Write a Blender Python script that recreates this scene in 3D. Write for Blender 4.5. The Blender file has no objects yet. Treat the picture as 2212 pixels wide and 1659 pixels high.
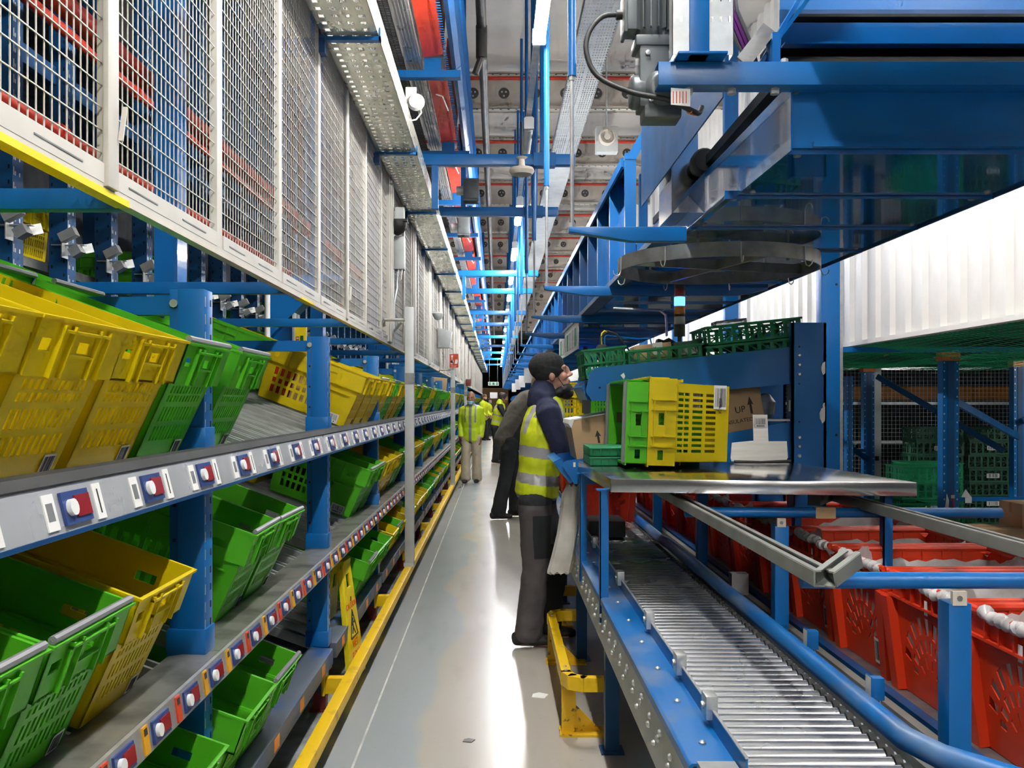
import bpy, bmesh, math, random
from mathutils import Vector, Matrix, Euler
random.seed(7)
PI = math.pi
scn = bpy.context.scene
COL = scn.collection
F, CX, CY, EYE = 1950.0, 1073.0, 868.0, 1.52      # focal length and vanishing point of the photograph (2212 x 1659), eye height

def at(px, py, Y):                                  # a point of the photograph at depth Y
    return Vector(((px - CX) * Y / F, Y, EYE - (py - CY) * Y / F))

# ------------------------------------------------------------------ materials
M = {}
def lin(c):
    c /= 255.0
    return c / 12.92 if c <= 0.04045 else ((c + 0.055) / 1.055) ** 2.4
def rgb(r, g, b): return (lin(r), lin(g), lin(b), 1.0)

def mat(name, col, rough=0.5, metal=0.0, vary=0.12, scale=6.0, stretch=(1, 1, 1), col2=None, thr=None, bump=0.0, bscale=60.0,
        emit=None, estr=0.0, rvary=0.1, spec=0.5, trans=0.0, alpha=1.0, coat=0.0, through=0.0):
    m = bpy.data.materials.new(name); m.use_nodes = True
    nt = m.node_tree; N = nt.nodes; L = nt.links
    b = N['Principled BSDF']
    tc = N.new('ShaderNodeTexCoord'); mp = N.new('ShaderNodeMapping'); mp.inputs['Scale'].default_value = stretch
    L.new(tc.outputs['Object'], mp.inputs['Vector'])
    nz = N.new('ShaderNodeTexNoise'); nz.inputs['Scale'].default_value = scale; nz.inputs['Detail'].default_value = 4.0
    L.new(mp.outputs['Vector'], nz.inputs['Vector'])
    mx = N.new('ShaderNodeMix'); mx.data_type = 'RGBA'
    c2 = col2 if col2 else tuple(max(0, c * (1 - 2 * vary)) for c in col[:3]) + (1,)
    mx.inputs[6].default_value = col; mx.inputs[7].default_value = c2
    rp = N.new('ShaderNodeMapRange')
    lo, hi = thr if thr else (0.35, 0.7)
    rp.inputs[1].default_value = lo; rp.inputs[2].default_value = hi
    L.new(nz.outputs['Fac'], rp.inputs[0]); L.new(rp.outputs[0], mx.inputs[0])
    L.new(mx.outputs[2], b.inputs['Base Color'])
    rr = N.new('ShaderNodeMapRange'); rr.inputs[3].default_value = max(0.02, rough - rvary); rr.inputs[4].default_value = min(1, rough + rvary)
    L.new(nz.outputs['Fac'], rr.inputs[0]); L.new(rr.outputs[0], b.inputs['Roughness'])
    b.inputs['Metallic'].default_value = metal
    b.inputs['Specular IOR Level'].default_value = spec
    b.inputs['Coat Weight'].default_value = coat
    if trans: b.inputs['Transmission Weight'].default_value = trans
    if alpha < 1: b.inputs['Alpha'].default_value = alpha
    if bump:
        n2 = N.new('ShaderNodeTexNoise'); n2.inputs['Scale'].default_value = bscale; L.new(mp.outputs['Vector'], n2.inputs['Vector'])
        bp = N.new('ShaderNodeBump'); bp.inputs['Strength'].default_value = bump; bp.inputs['Distance'].default_value = 0.004
        L.new(n2.outputs['Fac'], bp.inputs['Height']); L.new(bp.outputs['Normal'], b.inputs['Normal'])
    if emit:
        b.inputs['Emission Color'].default_value = emit; b.inputs['Emission Strength'].default_value = estr
    if through:                                      # thin plastic lets part of the light through
        tl = N.new('ShaderNodeBsdfTranslucent'); ms = N.new('ShaderNodeMixShader'); ms.inputs[0].default_value = through
        L.new(mx.outputs[2], tl.inputs[0]); L.new(b.outputs[0], ms.inputs[1]); L.new(tl.outputs[0], ms.inputs[2])
        L.new(ms.outputs[0], N['Material Output'].inputs[0])
    M[name] = m
    return m

BLUE = (0.002, 0.135, 0.42, 1)
mat('blue', BLUE, 0.32, vary=0.08, scale=3)
mat('blue_dull', (0.003, 0.070, 0.21, 1), 0.42, vary=0.15, scale=5)
mat('blue_gloss', (0.001, 0.125, 0.42, 1), 0.09, vary=0.08, scale=2, rvary=0.04, coat=1.0, spec=1.0)
mat('blue_worn', BLUE, 0.38, col2=(0.20, 0.24, 0.29, 1), thr=(0.48, 0.72), scale=5, stretch=(1, .5, 1))
mat('yellow_crate', (0.88, 0.70, 0.004, 1), 0.38, vary=0.05, scale=4, through=.28)
mat('green_crate', (0.12, 0.60, 0.022, 1), 0.38, vary=0.07, scale=4, through=.25)
mat('tray_green', (0.005, 0.26, 0.10, 1), 0.45, vary=0.1, through=.15)
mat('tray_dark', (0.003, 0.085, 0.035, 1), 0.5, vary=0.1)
mat('red_tote', (0.84, 0.055, 0.014, 1), 0.36, vary=0.07, scale=5, through=.2)
mat('rail_yellow', (0.82, 0.52, 0.006, 1), 0.36, col2=(0.45, 0.28, 0.02, 1), thr=(0.60, 0.80), scale=9)
mat('rail_yellow_worn', (0.72, 0.42, 0.006, 1), 0.45, col2=(0.10, 0.07, 0.03, 1), thr=(0.57, 0.66), scale=28)
mat('sign_yellow', (0.85, 0.66, 0.004, 1), 0.42, vary=0.06)
mat('galv', (0.66, 0.67, 0.66, 1), 0.36, metal=0.7, vary=0.12, scale=14)
mat('galv_dark', (0.30, 0.30, 0.29, 1), 0.42, metal=0.7, vary=0.2, scale=10)
mat('galv_post', (0.52, 0.54, 0.53, 1), 0.5, metal=0.35, vary=0.08, scale=6)
mat('tray_metal', (0.82, 0.81, 0.70, 1), 0.28, metal=0.65, vary=0.06, scale=5, rvary=0.06)
mat('steel', (0.66, 0.65, 0.63, 1), 0.17, metal=1.0, vary=0.05, scale=5, stretch=(1, 12, 1), rvary=0.05)
mat('steel_dull', (0.56, 0.54, 0.50, 1), 0.33, metal=0.9, vary=0.1, scale=4, stretch=(1, 1, 9))
mat('roller', (0.84, 0.85, 0.87, 1), 0.26, metal=0.95, vary=0.05, scale=3)
mat('alu', (0.62, 0.62, 0.60, 1), 0.3, metal=0.8, vary=0.06)
mat('grey_rail', (0.30, 0.31, 0.28, 1), 0.45, metal=0.25, vary=0.12, scale=8)
mat('ledge', (0.33, 0.32, 0.29, 1), 0.34, metal=0.6, col2=(0.12, 0.12, 0.10, 1), thr=(0.45, 0.65), scale=6)
mat('label_rail', (0.42, 0.43, 0.45, 1), 0.30, metal=0.15, vary=0.08)
mat('fence_white', (0.55, 0.52, 0.47, 1), 0.5, vary=0.06)
mat('white', (0.80, 0.80, 0.78, 1), 0.5, vary=0.04)
mat('paper', (0.82, 0.81, 0.78, 1), 0.7, vary=0.04)
mat('black', (0.012, 0.012, 0.013, 1), 0.5, vary=0.2)
mat('dark', (0.004, 0.004, 0.005, 1), 0.8, vary=0.1)
mat('rubber', (0.02, 0.02, 0.02, 1), 0.6, vary=0.15)
mat('bar_grey', (0.22, 0.22, 0.23, 1), 0.42, vary=0.08)
mat('motor_grey', (0.10, 0.115, 0.12, 1), 0.42, metal=0.2, vary=0.12, scale=12)
mat('cardboard', (0.55, 0.36, 0.19, 1), 0.75, vary=0.07, scale=4)
mat('cardboard_dark', (0.36, 0.22, 0.11, 1), 0.8, vary=0.1)
mat('ink', (0.035, 0.028, 0.025, 1), 0.7)
mat('red_paint', (0.62, 0.035, 0.012, 1), 0.42, vary=0.12)
mat('red_dark', (0.20, 0.025, 0.02, 1), 0.5, vary=0.15)
mat('orange', (0.75, 0.22, 0.02, 1), 0.4, vary=0.1)
mat('tag_orange', (0.80, 0.38, 0.01, 1), 0.5)
mat('tag_red', (0.75, 0.07, 0.02, 1), 0.45)
mat('led_red', (0.30, 0.012, 0.022, 1), 0.2, vary=0.05)
mat('plate_blue', (0.03, 0.065, 0.23, 1), 0.35)
mat('purple', (0.30, 0.05, 0.35, 1), 0.6)
mat('wall_white', (0.80, 0.78, 0.74, 1), 0.38, vary=0.03)
mat('ceiling_sheet', (0.55, 0.52, 0.47, 1), 0.45, metal=0.1, vary=0.08, scale=1.5)
mat('beam_beige', (0.60, 0.54, 0.46, 1), 0.5, vary=0.06)
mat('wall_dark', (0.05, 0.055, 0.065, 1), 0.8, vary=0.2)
mat('net', (0.012, 0.36, 0.14, 1), 0.6)
mat('blue_dusty', (0.075, 0.095, 0.13, 1), 0.5, col2=(0.02, 0.075, 0.22, 1), thr=(.5, .62), scale=4)
mat('line_pale', (0.62, 0.62, 0.60, 1), 0.4, col2=(.42, .43, .43, 1), thr=(.45, .6), scale=5)
mat('pipe_dark', (0.10, 0.095, 0.09, 1), 0.4, metal=0.4)
mat('bag', (0.72, 0.70, 0.69, 1), 0.25, vary=0.15, scale=14, bump=0.5, bscale=25, alpha=.85)
mat('bag_roll', (0.66, 0.63, 0.57, 1), 0.5, vary=0.12, scale=9, bump=0.3, bscale=30)
mat('clear', (0.8, 0.82, 0.82, 1), 0.15, trans=0.7, vary=0.05)
mat('lamp_tube', (1, 1, 1, 1), 0.4, emit=(1.0, 0.985, 0.95, 1), estr=62.0)
mat('lamp_tube_soft', (1, 1, 1, 1), 0.4, emit=(1.0, 0.985, 0.95, 1), estr=22.0)
mat('lamp_tube_mid', (1, 1, 1, 1), 0.4, emit=(1.0, 0.985, 0.95, 1), estr=45.0)
mat('lamp_off', (0.75, 0.74, 0.70, 1), 0.4)
mat('beacon_blue', (0.02, 0.05, 0.7, 1), 0.2, emit=(0.03, 0.10, 1.0, 1), estr=2.6)
mat('beacon_red', (0.25, 0.01, 0.03, 1), 0.25)
mat('beacon_amber', (0.75, 0.28, 0.01, 1), 0.25)
mat('beacon_clear', (0.35, 0.36, 0.36, 1), 0.2)
mat('exit_green', (0.01, 0.30, 0.13, 1), 0.5)
mat('skin', (0.56, 0.29, 0.20, 1), 0.5, vary=0.08, scale=20)
mat('skin_brown', (0.34, 0.16, 0.085, 1), 0.5, vary=0.08, scale=20)
mat('lip', (0.42, 0.15, 0.12, 1), 0.45)
mat('eye_white', (0.75, 0.74, 0.72, 1), 0.3)
mat('navy', (0.013, 0.018, 0.055, 1), 0.85, vary=0.15, bump=0.15, bscale=200)
mat('hivis', (0.62, 0.72, 0.012, 1), 0.6, vary=0.05)
mat('hivis_green', (0.50, 0.66, 0.010, 1), 0.6, vary=0.05)
mat('reflective', (0.45, 0.44, 0.45, 1), 0.35, metal=0.2, vary=0.06)
mat('trouser_grey', (0.095, 0.083, 0.085, 1), 0.85, vary=0.15, bump=0.1, bscale=150)
mat('trouser_black', (0.018, 0.02, 0.023, 1), 0.85, vary=0.2)
mat('beige', (0.48, 0.41, 0.31, 1), 0.8, vary=0.08)
mat('knit', (0.014, 0.014, 0.015, 1), 0.95, vary=0.3, scale=80, bump=0.5, bscale=260)
mat('fleece', (0.115, 0.105, 0.085, 1), 0.95, vary=0.1, scale=120, bump=0.3, bscale=300)
mat('mask_blue', (0.25, 0.47, 0.62, 1), 0.7)
mat('hair', (0.20, 0.12, 0.065, 1), 0.6, vary=0.25, scale=60)
mat('hair_dark', (0.03, 0.022, 0.018, 1), 0.6)
mat('glove', (0.10, 0.02, 0.05, 1), 0.9)
mat('sole', (0.025, 0.022, 0.02, 1), 0.7)

# ------------------------------------------------------------------ mesh builder
class MB:
    def __init__(s): s.v = []; s.f = []; s.m = []
    def add(s, vs, fs, m):
        o = len(s.v); s.v += [tuple(v) for v in vs]
        for f in fs: s.f.append(tuple(i + o for i in f)); s.m.append(m)
        return s
    def box(s, x0, x1, y0, y1, z0, z1, m):
        if x0 > x1: x0, x1 = x1, x0
        if y0 > y1: y0, y1 = y1, y0
        if z0 > z1: z0, z1 = z1, z0
        vs = [(x, y, z) for z in (z0, z1) for y in (y0, y1) for x in (x0, x1)]
        return s.add(vs, [(0, 2, 3, 1), (4, 5, 7, 6), (0, 1, 5, 4), (2, 6, 7, 3), (0, 4, 6, 2), (1, 3, 7, 5)], m)
    def beam(s, p, q, w, h, m, up=(0, 0, 1)):       # rectangular bar from p to q, w across, h along up
        p, q = Vector(p), Vector(q); d = (q - p).normalized(); up = Vector(up)
        if abs(d.dot(up)) > .98: up = Vector((0, 1, 0))
        a = d.cross(up).normalized() * w / 2; b = a.cross(d).normalized() * h / 2
        vs = [c + i * a + j * b for c in (p, q) for (i, j) in ((-1, -1), (1, -1), (1, 1), (-1, 1))]
        return s.add(vs, [(0, 1, 2, 3), (7, 6, 5, 4), (0, 4, 5, 1), (1, 5, 6, 2), (2, 6, 7, 3), (3, 7, 4, 0)], m)
    def cyl(s, p, q, r, m, n=12, r2=None):
        return s.tube([p, q], [r, r if r2 is None else r2], m, n)
    def tube(s, pts, r, m, n=8, caps=True):
        pts = [Vector(p) for p in pts]; k = len(pts)
        rs = r if isinstance(r, (list, tuple)) else [r] * k
        vs = []; prev = None
        for i, p in enumerate(pts):
            d = (pts[min(i + 1, k - 1)] - pts[max(i - 1, 0)])
            d = d.normalized() if d.length > 1e-9 else Vector((0, 0, 1))
            if prev is None:
                a = d.cross(Vector((0, 0, 1)) if abs(d.z) < .9 else Vector((1, 0, 0))).normalized()
            else:
                a = (prev - d * prev.dot(d)).normalized()
            prev = a; b = d.cross(a)
            vs += [p + rs[i] * (math.cos(2 * PI * j / n) * a + math.sin(2 * PI * j / n) * b) for j in range(n)]
        fs = [(i * n + j, i * n + (j + 1) % n, (i + 1) * n + (j + 1) % n, (i + 1) * n + j) for i in range(k - 1) for j in range(n)]
        if caps: fs += [tuple(range(n - 1, -1, -1)), tuple((k - 1) * n + j for j in range(n))]
        return s.add(vs, fs, m)
    def prism(s, poly, fn, t0, t1, m):              # 2-D outline pushed from t0 to t1; fn(u, v, t) -> point
        n = len(poly)
        vs = [fn(u, v, t0) for u, v in poly] + [fn(u, v, t1) for u, v in poly]
        fs = [tuple(range(n - 1, -1, -1)), tuple(range(n, 2 * n))] + [(i, (i + 1) % n, n + (i + 1) % n, n + i) for i in range(n)]
        return s.add(vs, fs, m)
    def lathe(s, prof, c, m, n=20, axis='z'):
        c = Vector(c); vs = []
        for r, z in prof:
            for j in range(n):
                a = 2 * PI * j / n; x, y = r * math.cos(a), r * math.sin(a)
                vs.append(c + Vector({'z': (x, y, z), 'x': (z, x, y), 'y': (x, z, y)}[axis]))
        k = len(prof)
        fs = [(i * n + j, i * n + (j + 1) % n, (i + 1) * n + (j + 1) % n, (i + 1) * n + j) for i in range(k - 1) for j in range(n)]
        fs += [tuple(range(n - 1, -1, -1)), tuple((k - 1) * n + j for j in range(n))]
        return s.add(vs, fs, m)
    def sheet(s, fn, us, vs_, holes, t, m):         # panel with rectangular holes; fn(u, v, w) -> point, w runs 0..t
        nu, nv = len(us) - 1, len(vs_) - 1
        solid = lambda i, j: 0 <= i < nu and 0 <= j < nv and (i, j) not in holes
        idx = {}; pts = []; fs = []
        def V(i, j, k):
            if (i, j, k) not in idx: idx[(i, j, k)] = len(pts); pts.append(fn(us[i], vs_[j], t * k))
            return idx[(i, j, k)]
        for i in range(nu):
            for j in range(nv):
                if not solid(i, j): continue
                fs.append((V(i, j, 0), V(i, j + 1, 0), V(i + 1, j + 1, 0), V(i + 1, j, 0)))
                fs.append((V(i, j, 1), V(i + 1, j, 1), V(i + 1, j + 1, 1), V(i, j + 1, 1)))
                for (di, dj, a, b) in ((-1, 0, (i, j), (i, j + 1)), (1, 0, (i + 1, j + 1), (i + 1, j)), (0, -1, (i + 1, j), (i, j)), (0, 1, (i, j + 1), (i + 1, j + 1))):
                    if not solid(i + di, j + dj): fs.append((V(*a, 0), V(*a, 1), V(*b, 1), V(*b, 0)))
        return s.add(pts, fs, m)
    def mesh(s, name, smooth=True, bev=0.0):
        me = bpy.data.meshes.new(name)
        me.from_pydata(s.v, [], s.f)
        mats = []
        for m in s.m:
            if m not in mats: mats.append(m)
        for m in mats: me.materials.append(M[m])
        me.polygons.foreach_set('material_index', [mats.index(m) for m in s.m])
        bm = bmesh.new(); bm.from_mesh(me)
        bmesh.ops.recalc_face_normals(bm, faces=bm.faces)
        if bev:
            es = [e for e in bm.edges if len(e.link_faces) == 2 and e.calc_face_angle(0) > .6]
            bmesh.ops.bevel(bm, geom=es, offset=bev, segments=2, affect='EDGES', profile=.6, clamp_overlap=True)
        bm.to_mesh(me); bm.free()
        if smooth:
            me.polygons.foreach_set('use_smooth', [True] * len(me.polygons))
            me.set_sharp_from_angle(angle=math.radians(38))
        me.update()
        return me
    def obj(s, name, parent=None, bev=0.0, smooth=True, loc=None, rot=None):
        o = bpy.data.objects.new(name, s.mesh(name, smooth, bev)); COL.objects.link(o)
        if parent is not None: o.parent = parent
        if loc is not None: o.location = loc
        if rot is not None: o.rotation_euler = rot
        return o

def tag(o, label=None, cat=None, group=None, kind=None):
    if label: o['label'] = label
    if cat: o['category'] = cat
    if group: o['group'] = group
    if kind: o['kind'] = kind
    return o
def thing(name, label, cat, loc=(0, 0, 0), rot=(0, 0, 0), group=None):
    o = bpy.data.objects.new(name, None); COL.objects.link(o); o.empty_display_size = .1
    o.location = loc; o.rotation_euler = rot
    return tag(o, label, cat, group)
def struct(name, mb, label=None, bev=0.0):
    return tag(mb.obj(name, bev=bev), label, None, None, 'structure')
def link_copy(o, parent=None):                       # a thing, its parts and their sub-parts; meshes shared
    c = o.copy(); COL.objects.link(c)
    if parent is not None: c.parent = parent
    for ch in list(o.children): link_copy(ch, c)
    return c
ONES = 'zeroth first second third fourth fifth sixth seventh eighth ninth tenth eleventh twelfth thirteenth fourteenth fifteenth sixteenth seventeenth eighteenth nineteenth'.split()
TENS = {2: 'twent', 3: 'thirt', 4: 'fort', 5: 'fift', 6: 'sixt', 7: 'sevent', 8: 'eight', 9: 'ninet'}
def nth(n):
    if n < 20: return ONES[n]
    t, u = divmod(n, 10)
    return TENS[t] + ('ieth' if u == 0 else 'y-' + ONES[u])

def text_mesh(txt, size, m, extrude=0.0006, align='CENTER'):
    cu = bpy.data.curves.new('lettering', 'FONT'); cu.body = txt; cu.size = size; cu.extrude = extrude
    cu.align_x = align; cu.align_y = 'CENTER'; cu.resolution_u = 3
    o = bpy.data.objects.new('lettering', cu); COL.objects.link(o)
    dg = bpy.context.evaluated_depsgraph_get()
    me = bpy.data.meshes.new_from_object(o.evaluated_get(dg))
    bpy.data.objects.remove(o); bpy.data.curves.remove(cu)
    me.materials.clear(); me.materials.append(M[m])
    return me
def basis(o, u, v):                                  # 4x4 with local x along u, local y along v, at o
    u, v = Vector(u).normalized(), Vector(v).normalized(); w = u.cross(v)
    m = Matrix((u, v, w)).transposed().to_4x4(); m.translation = Vector(o)
    return m
def text(txt, size, m, parent, o, u, v, name='lettering', align='CENTER', sx=1.0):
    me = text_mesh(txt, size, m, align=align)
    me.transform(basis(o, u, v) @ Matrix.Diagonal((sx, 1, 1, 1)))
    ob = bpy.data.objects.new(name, me); COL.objects.link(ob); ob.parent = parent
    return ob
def barcode(mb, o, u, v, w, h, seed=1, digits=True, ground='paper', n=16):  # white label with black bars on a surface
    rnd = random.Random(seed); o, u, v = Vector(o), Vector(u).normalized(), Vector(v).normalized(); k = u.cross(v)
    def q(a0, a1, b0, b1, t0, t1, m): mb.prism([(a0, b0), (a1, b0), (a1, b1), (a0, b1)], lambda a, b, t: o + u * a + v * b + k * t, t0, t1, m)
    q(-w / 2, w / 2, -h / 2, h / 2, 0, .0008, ground)
    x = -w * .42; e = w * .84 / n
    b0 = -h * .18 if digits else -h * .38
    for i in range(n):
        q(x, x + e * rnd.choice((.25, .4, .65)), b0, h * .40, .0008, .0012, 'ink'); x += e
    if digits:
        x = -w * .35
        while x < w * .33:
            if rnd.random() > .2: q(x, x + w * .055, -h * .40, -h * .26, .0008, .0012, 'ink')
            x += w * .085
# ------------------------------------------------------------------ setting: floor, walls, ceiling
def floor_material():
    m = bpy.data.materials.new('epoxy_floor'); m.use_nodes = True
    nt = m.node_tree; N = nt.nodes; L = nt.links; b = N['Principled BSDF']
    tc = N.new('ShaderNodeTexCoord'); sep = N.new('ShaderNodeSeparateXYZ'); L.new(tc.outputs['Object'], sep.inputs[0])
    def noise(sc, st, det=4):
        mp = N.new('ShaderNodeMapping'); mp.inputs['Scale'].default_value = st; L.new(tc.outputs['Object'], mp.inputs[0])
        n = N.new('ShaderNodeTexNoise'); n.inputs['Scale'].default_value = sc; n.inputs['Detail'].default_value = det
        L.new(mp.outputs[0], n.inputs['Vector']); return n.outputs['Fac']
    def rng(v, a, b_, c=0., d=1.):
        r = N.new('ShaderNodeMapRange'); r.inputs[1].default_value = a; r.inputs[2].default_value = b_
        r.inputs[3].default_value = c; r.inputs[4].default_value = d; L.new(v, r.inputs[0]); return r.outputs[0]
    def math_(op, a, b_):
        x = N.new('ShaderNodeMath'); x.operation = op
        for i, v in enumerate((a, b_)):
            if isinstance(v, (int, float)): x.inputs[i].default_value = v
            else: L.new(v, x.inputs[i])
        return x.outputs[0]
    def mix(f, a, b_):
        x = N.new('ShaderNodeMix'); x.data_type = 'RGBA'; L.new(f, x.inputs[0])
        for i, v in ((6, a), (7, b_)):
            if isinstance(v, tuple): x.inputs[i].default_value = v
            else: L.new(v, x.inputs[i])
        return x.outputs[2]
    grey, beige, dirty = (0.35, 0.38, 0.40, 1), (0.43, 0.395, 0.345, 1), (0.20, 0.19, 0.175, 1)
    edge = math_('ADD', sep.outputs[0], math_('MULTIPLY', noise(1.3, (1, .7, 1), 2), 0.55))   # the worn walking lane has a wavy edge
    worn = math_('MULTIPLY', rng(edge, -.07, -.02), rng(edge, 0.85, 0.72))
    col = mix(worn, grey, beige)
    col = mix(rng(noise(2.2, (2.5, .5, 1), 4), .55, .80, 0, .30), col, dirty)
    col = mix(rng(noise(55, (1, 1, 1), 2), .71, .78, 0, .35), col, (0.12, 0.11, 0.10, 1))
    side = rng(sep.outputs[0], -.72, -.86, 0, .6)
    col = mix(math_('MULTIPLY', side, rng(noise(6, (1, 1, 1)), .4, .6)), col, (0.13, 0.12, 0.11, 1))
    L.new(col, b.inputs['Base Color'])
    L.new(rng(noise(2.5, (1, .6, 1), 2), .3, .7, .215, .262), b.inputs['Roughness'])
    b.inputs['Specular IOR Level'].default_value = .42; b.inputs['Coat Weight'].default_value = .05; b.inputs['Coat Roughness'].default_value = .16
    M['floor'] = m
floor_material()
YEND = 82.0
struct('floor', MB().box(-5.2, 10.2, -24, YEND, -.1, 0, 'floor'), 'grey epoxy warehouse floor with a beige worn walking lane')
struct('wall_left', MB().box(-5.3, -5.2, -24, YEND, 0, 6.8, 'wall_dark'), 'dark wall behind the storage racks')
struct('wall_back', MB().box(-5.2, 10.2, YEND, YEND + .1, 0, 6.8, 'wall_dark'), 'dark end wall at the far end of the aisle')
struct('wall_front', MB().box(-5.2, 10.2, -24.1, -24, 0, 6.8, 'wall_dark'), 'wall behind the camera')
# right: white profiled cladding of the mezzanine, and a dark wall far inside under it
def cladding(x, y0, y1, z0, z1, pitch=.30, d=.035):
    mb = MB(); prof = []; y = y0
    while y < y1:
        prof += [(x, y), (x, y + pitch * .38), (x + d, y + pitch * .5), (x + d, y + pitch * .88)]; y += pitch
    n = len(prof)
    vs = [(px, py, z) for z in (z0, z1) for px, py in prof] + [(px + .03, py, z) for z in (z0, z1) for px, py in prof]
    fs = []
    for i in range(n - 1):
        fs += [(i, i + 1, n + i + 1, n + i), (2 * n + i, 3 * n + i, 3 * n + i + 1, 2 * n + i + 1), (i, 2 * n + i, 2 * n + i + 1, i + 1)]
    return mb.add(vs, fs, 'wall_white')
WX = 3.44
struct('wall_right', cladding(WX, 1.0, YEND - .4, 2.09, 6.7), 'white ribbed metal cladding wall above the green net')
struct('trim_1', MB().box(WX - .012, WX + .08, 1.0, YEND - .4, 2.06, 2.10, 'wall_white'), 'white edge trim along the foot of the ribbed wall')
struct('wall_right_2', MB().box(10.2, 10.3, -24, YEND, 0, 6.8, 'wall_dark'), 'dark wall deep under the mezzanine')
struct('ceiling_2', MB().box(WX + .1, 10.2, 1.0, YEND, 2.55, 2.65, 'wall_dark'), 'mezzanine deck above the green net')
cl = MB()                                            # roof liner sheets with joints
for i in range(19):
    y0 = -24 + i * 5.7
    cl.box(-5.2, 10.2, y0, y0 + 5.68, 6.6, 6.7, 'ceiling_sheet')
    cl.box(-5.2, 10.2, y0 + 5.60, y0 + 5.68, 6.575, 6.6, 'beam_beige')
struct('ceiling', cl, 'pale metal roof liner sheets')

# ceiling beams with round holes, and red sprinkler pipes
def ceiling_beam(i, y):
    t = thing('ceiling_beam', f'beige punched steel roof beam across the hall, {nth(i + 1)} from the camera', 'beam', (0, y, 0), group='punched roof beams')
    t['kind'] = 'structure'
    us = []; x = -1.6
    hol = set(); k = 0
    while x < 4.4:
        us += [x, x + .17, x + .29]; x += .46
        hol.add((k + 1, 1)); k += 3
    us.append(x)
    zs = [5.97, 6.14, 6.27, 6.50]
    mb = MB().box(-1.6, x, 0, .008, 5.97, 6.50, 'beam_beige')
    for z in (5.97, 6.5):
        mb.box(-1.6, x, -.07, .0, z - .006, z, 'beam_beige')
        mb.box(-1.6, x, -.07, -.064, z - .006, z + .03, 'beam_beige')
    mb.obj('web', t)
    d = MB(); xx = -1.3
    while xx < 4.2:
        d.lathe([(.085, -.003), (.085, 0)], (xx, 0, 6.22), 'pipe_dark', 16, 'y')
        for dx, dz in ((-.03, .02), (.03, .02), (0, -.04)): d.lathe([(.014, -.005), (.014, -.003)], (xx + dx, 0, 6.22 + dz), 'beam_beige', 8, 'y')
        xx += .47
    d.obj('web_holes', t)
    d = MB()
    for z0 in (5.97, 6.5):
        xx = -1.5
        while xx < 4.3: d.lathe([(.016, -.0085), (.016, -.006)], (xx, -.035, z0), 'dark', 8); xx += .12
    d.obj('flange_holes', t)
    return t
for i in range(14):
    y = 13.75 + 3.3 * i
    ceiling_beam(i, y)
    p = MB().tube([(-1.6, y - .25, 6.36), (3.4, y - .25, 6.36)], .028, 'red_paint', 10)
    p.tube([(-.55, y - .25, 6.36), (-.55, y - .25, 6.22)], .03, 'red_paint', 10)
    tag(p.obj('sprinkler_pipe'), f'red sprinkler pipe under the roof, running beside the {nth(i + 1)} punched beam', 'pipe', 'red sprinkler pipes')

# lines running along the ceiling
tag(MB().tube([(-.155, 3, 5.35), (-.155, 60, 5.35)], .05, 'pipe_dark', 12).obj('roof_pipe'), 'dark grey pipe running along under the roof above the aisle', 'pipe')
pv = MB().tube([(-.155, 9.2, 5.35), (-.155, 9.2, 5.02)], .06, 'pipe_dark', 10).tube([(-.155, 9.2, 5.04), (-.22, 9.2, 4.86)], .035, 'pipe_dark', 8)
tag(pv.obj('drain_valve'), 'dark valve hanging from the grey roof pipe', 'valve')
tag(MB().box(-.52, -.38, 3, 14.5, 5.5, 5.62, 'alu').obj('roof_trunking'), 'pale metal trunking beside the dark roof pipe', 'trunking')
# wide perforated tray under the roof
ct = thing('ceiling_cable_tray', 'wide grey perforated cable tray running high under the roof, right of the lamps', 'cable tray')
def tray_run(t, x0, x1, y0, y1, z, side, m, ymid, seglen):
    y = y0
    while y < y1:
        ye = min(y + seglen, y1); mb = MB()
        if y < ymid:
            us = []; hol = set(); n = 13; w = (x1 - x0) / n
            us = [x0]
            for k in range(n): us += [x0 + (k + .3) * w, x0 + (k + .7) * w]
            us.append(x1)
            nv = int((ye - y) / .075); vs = [y]
            for k in range(nv): vs += [y + (k + .3) * .075, y + (k + .75) * .075]
            vs.append(ye)
            hol = {(2 * a + 1, 2 * b + 1) for a in range(n) for b in range(nv) if a not in (6,)}
            mb.sheet(lambda u, v, q: Vector((u, v, z + q)), us, vs, hol, .004, m)
        else:
            mb.box(x0, x1, y, ye, z, z + .004, m)
        mb.box(x0, x0 + .004, y, ye, z, z + side, m).box(x1 - .004, x1, y, ye, z, z + side, m)
        mb.obj('tray_section', t); y = ye
tray_run(ct, .83, 1.21, 8.0, 66, 5.3, .07, 'galv_post', 14, 3.0)

# ------------------------------------------------------------------ lamps over the aisle
def lamp(i, y, on=True, x=.29, z=4.0, m='lamp_tube'):
    w = 'lit' if on else 'unlit'
    t = thing('batten_lamp', f'{w} white batten lamp in the row over the aisle, {nth(i)} from the camera', 'lamp', (x, y, z), group='batten lamps over the aisle')
    MB().box(-.035, .035, -.64, .64, .035, .085, 'white').obj('housing', t, bev=.006)
    MB().tube([(0, -.62, 0), (0, -.60, 0), (0, .60, 0), (0, .62, 0)], [.02, .042, .042, .02], m if on else 'lamp_off', 14).obj('diffuser', t)
    e = MB()
    for s in (-1, 1): e.box(-.045, .045, s * .62, s * .655, -.03, .07, 'white')
    e.obj('end_cap', t)
    return t
ys = [-20, -16.6, -13.3, -10.1, -6.9, -3.7, -.5, 2.5, 5.55, 8.75] + [11.9 + 3.15 * k for k in range(17)]
for i, y in enumerate(ys): lamp(i + 1, y, on=(abs(y - 8.75) > .1))
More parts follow.
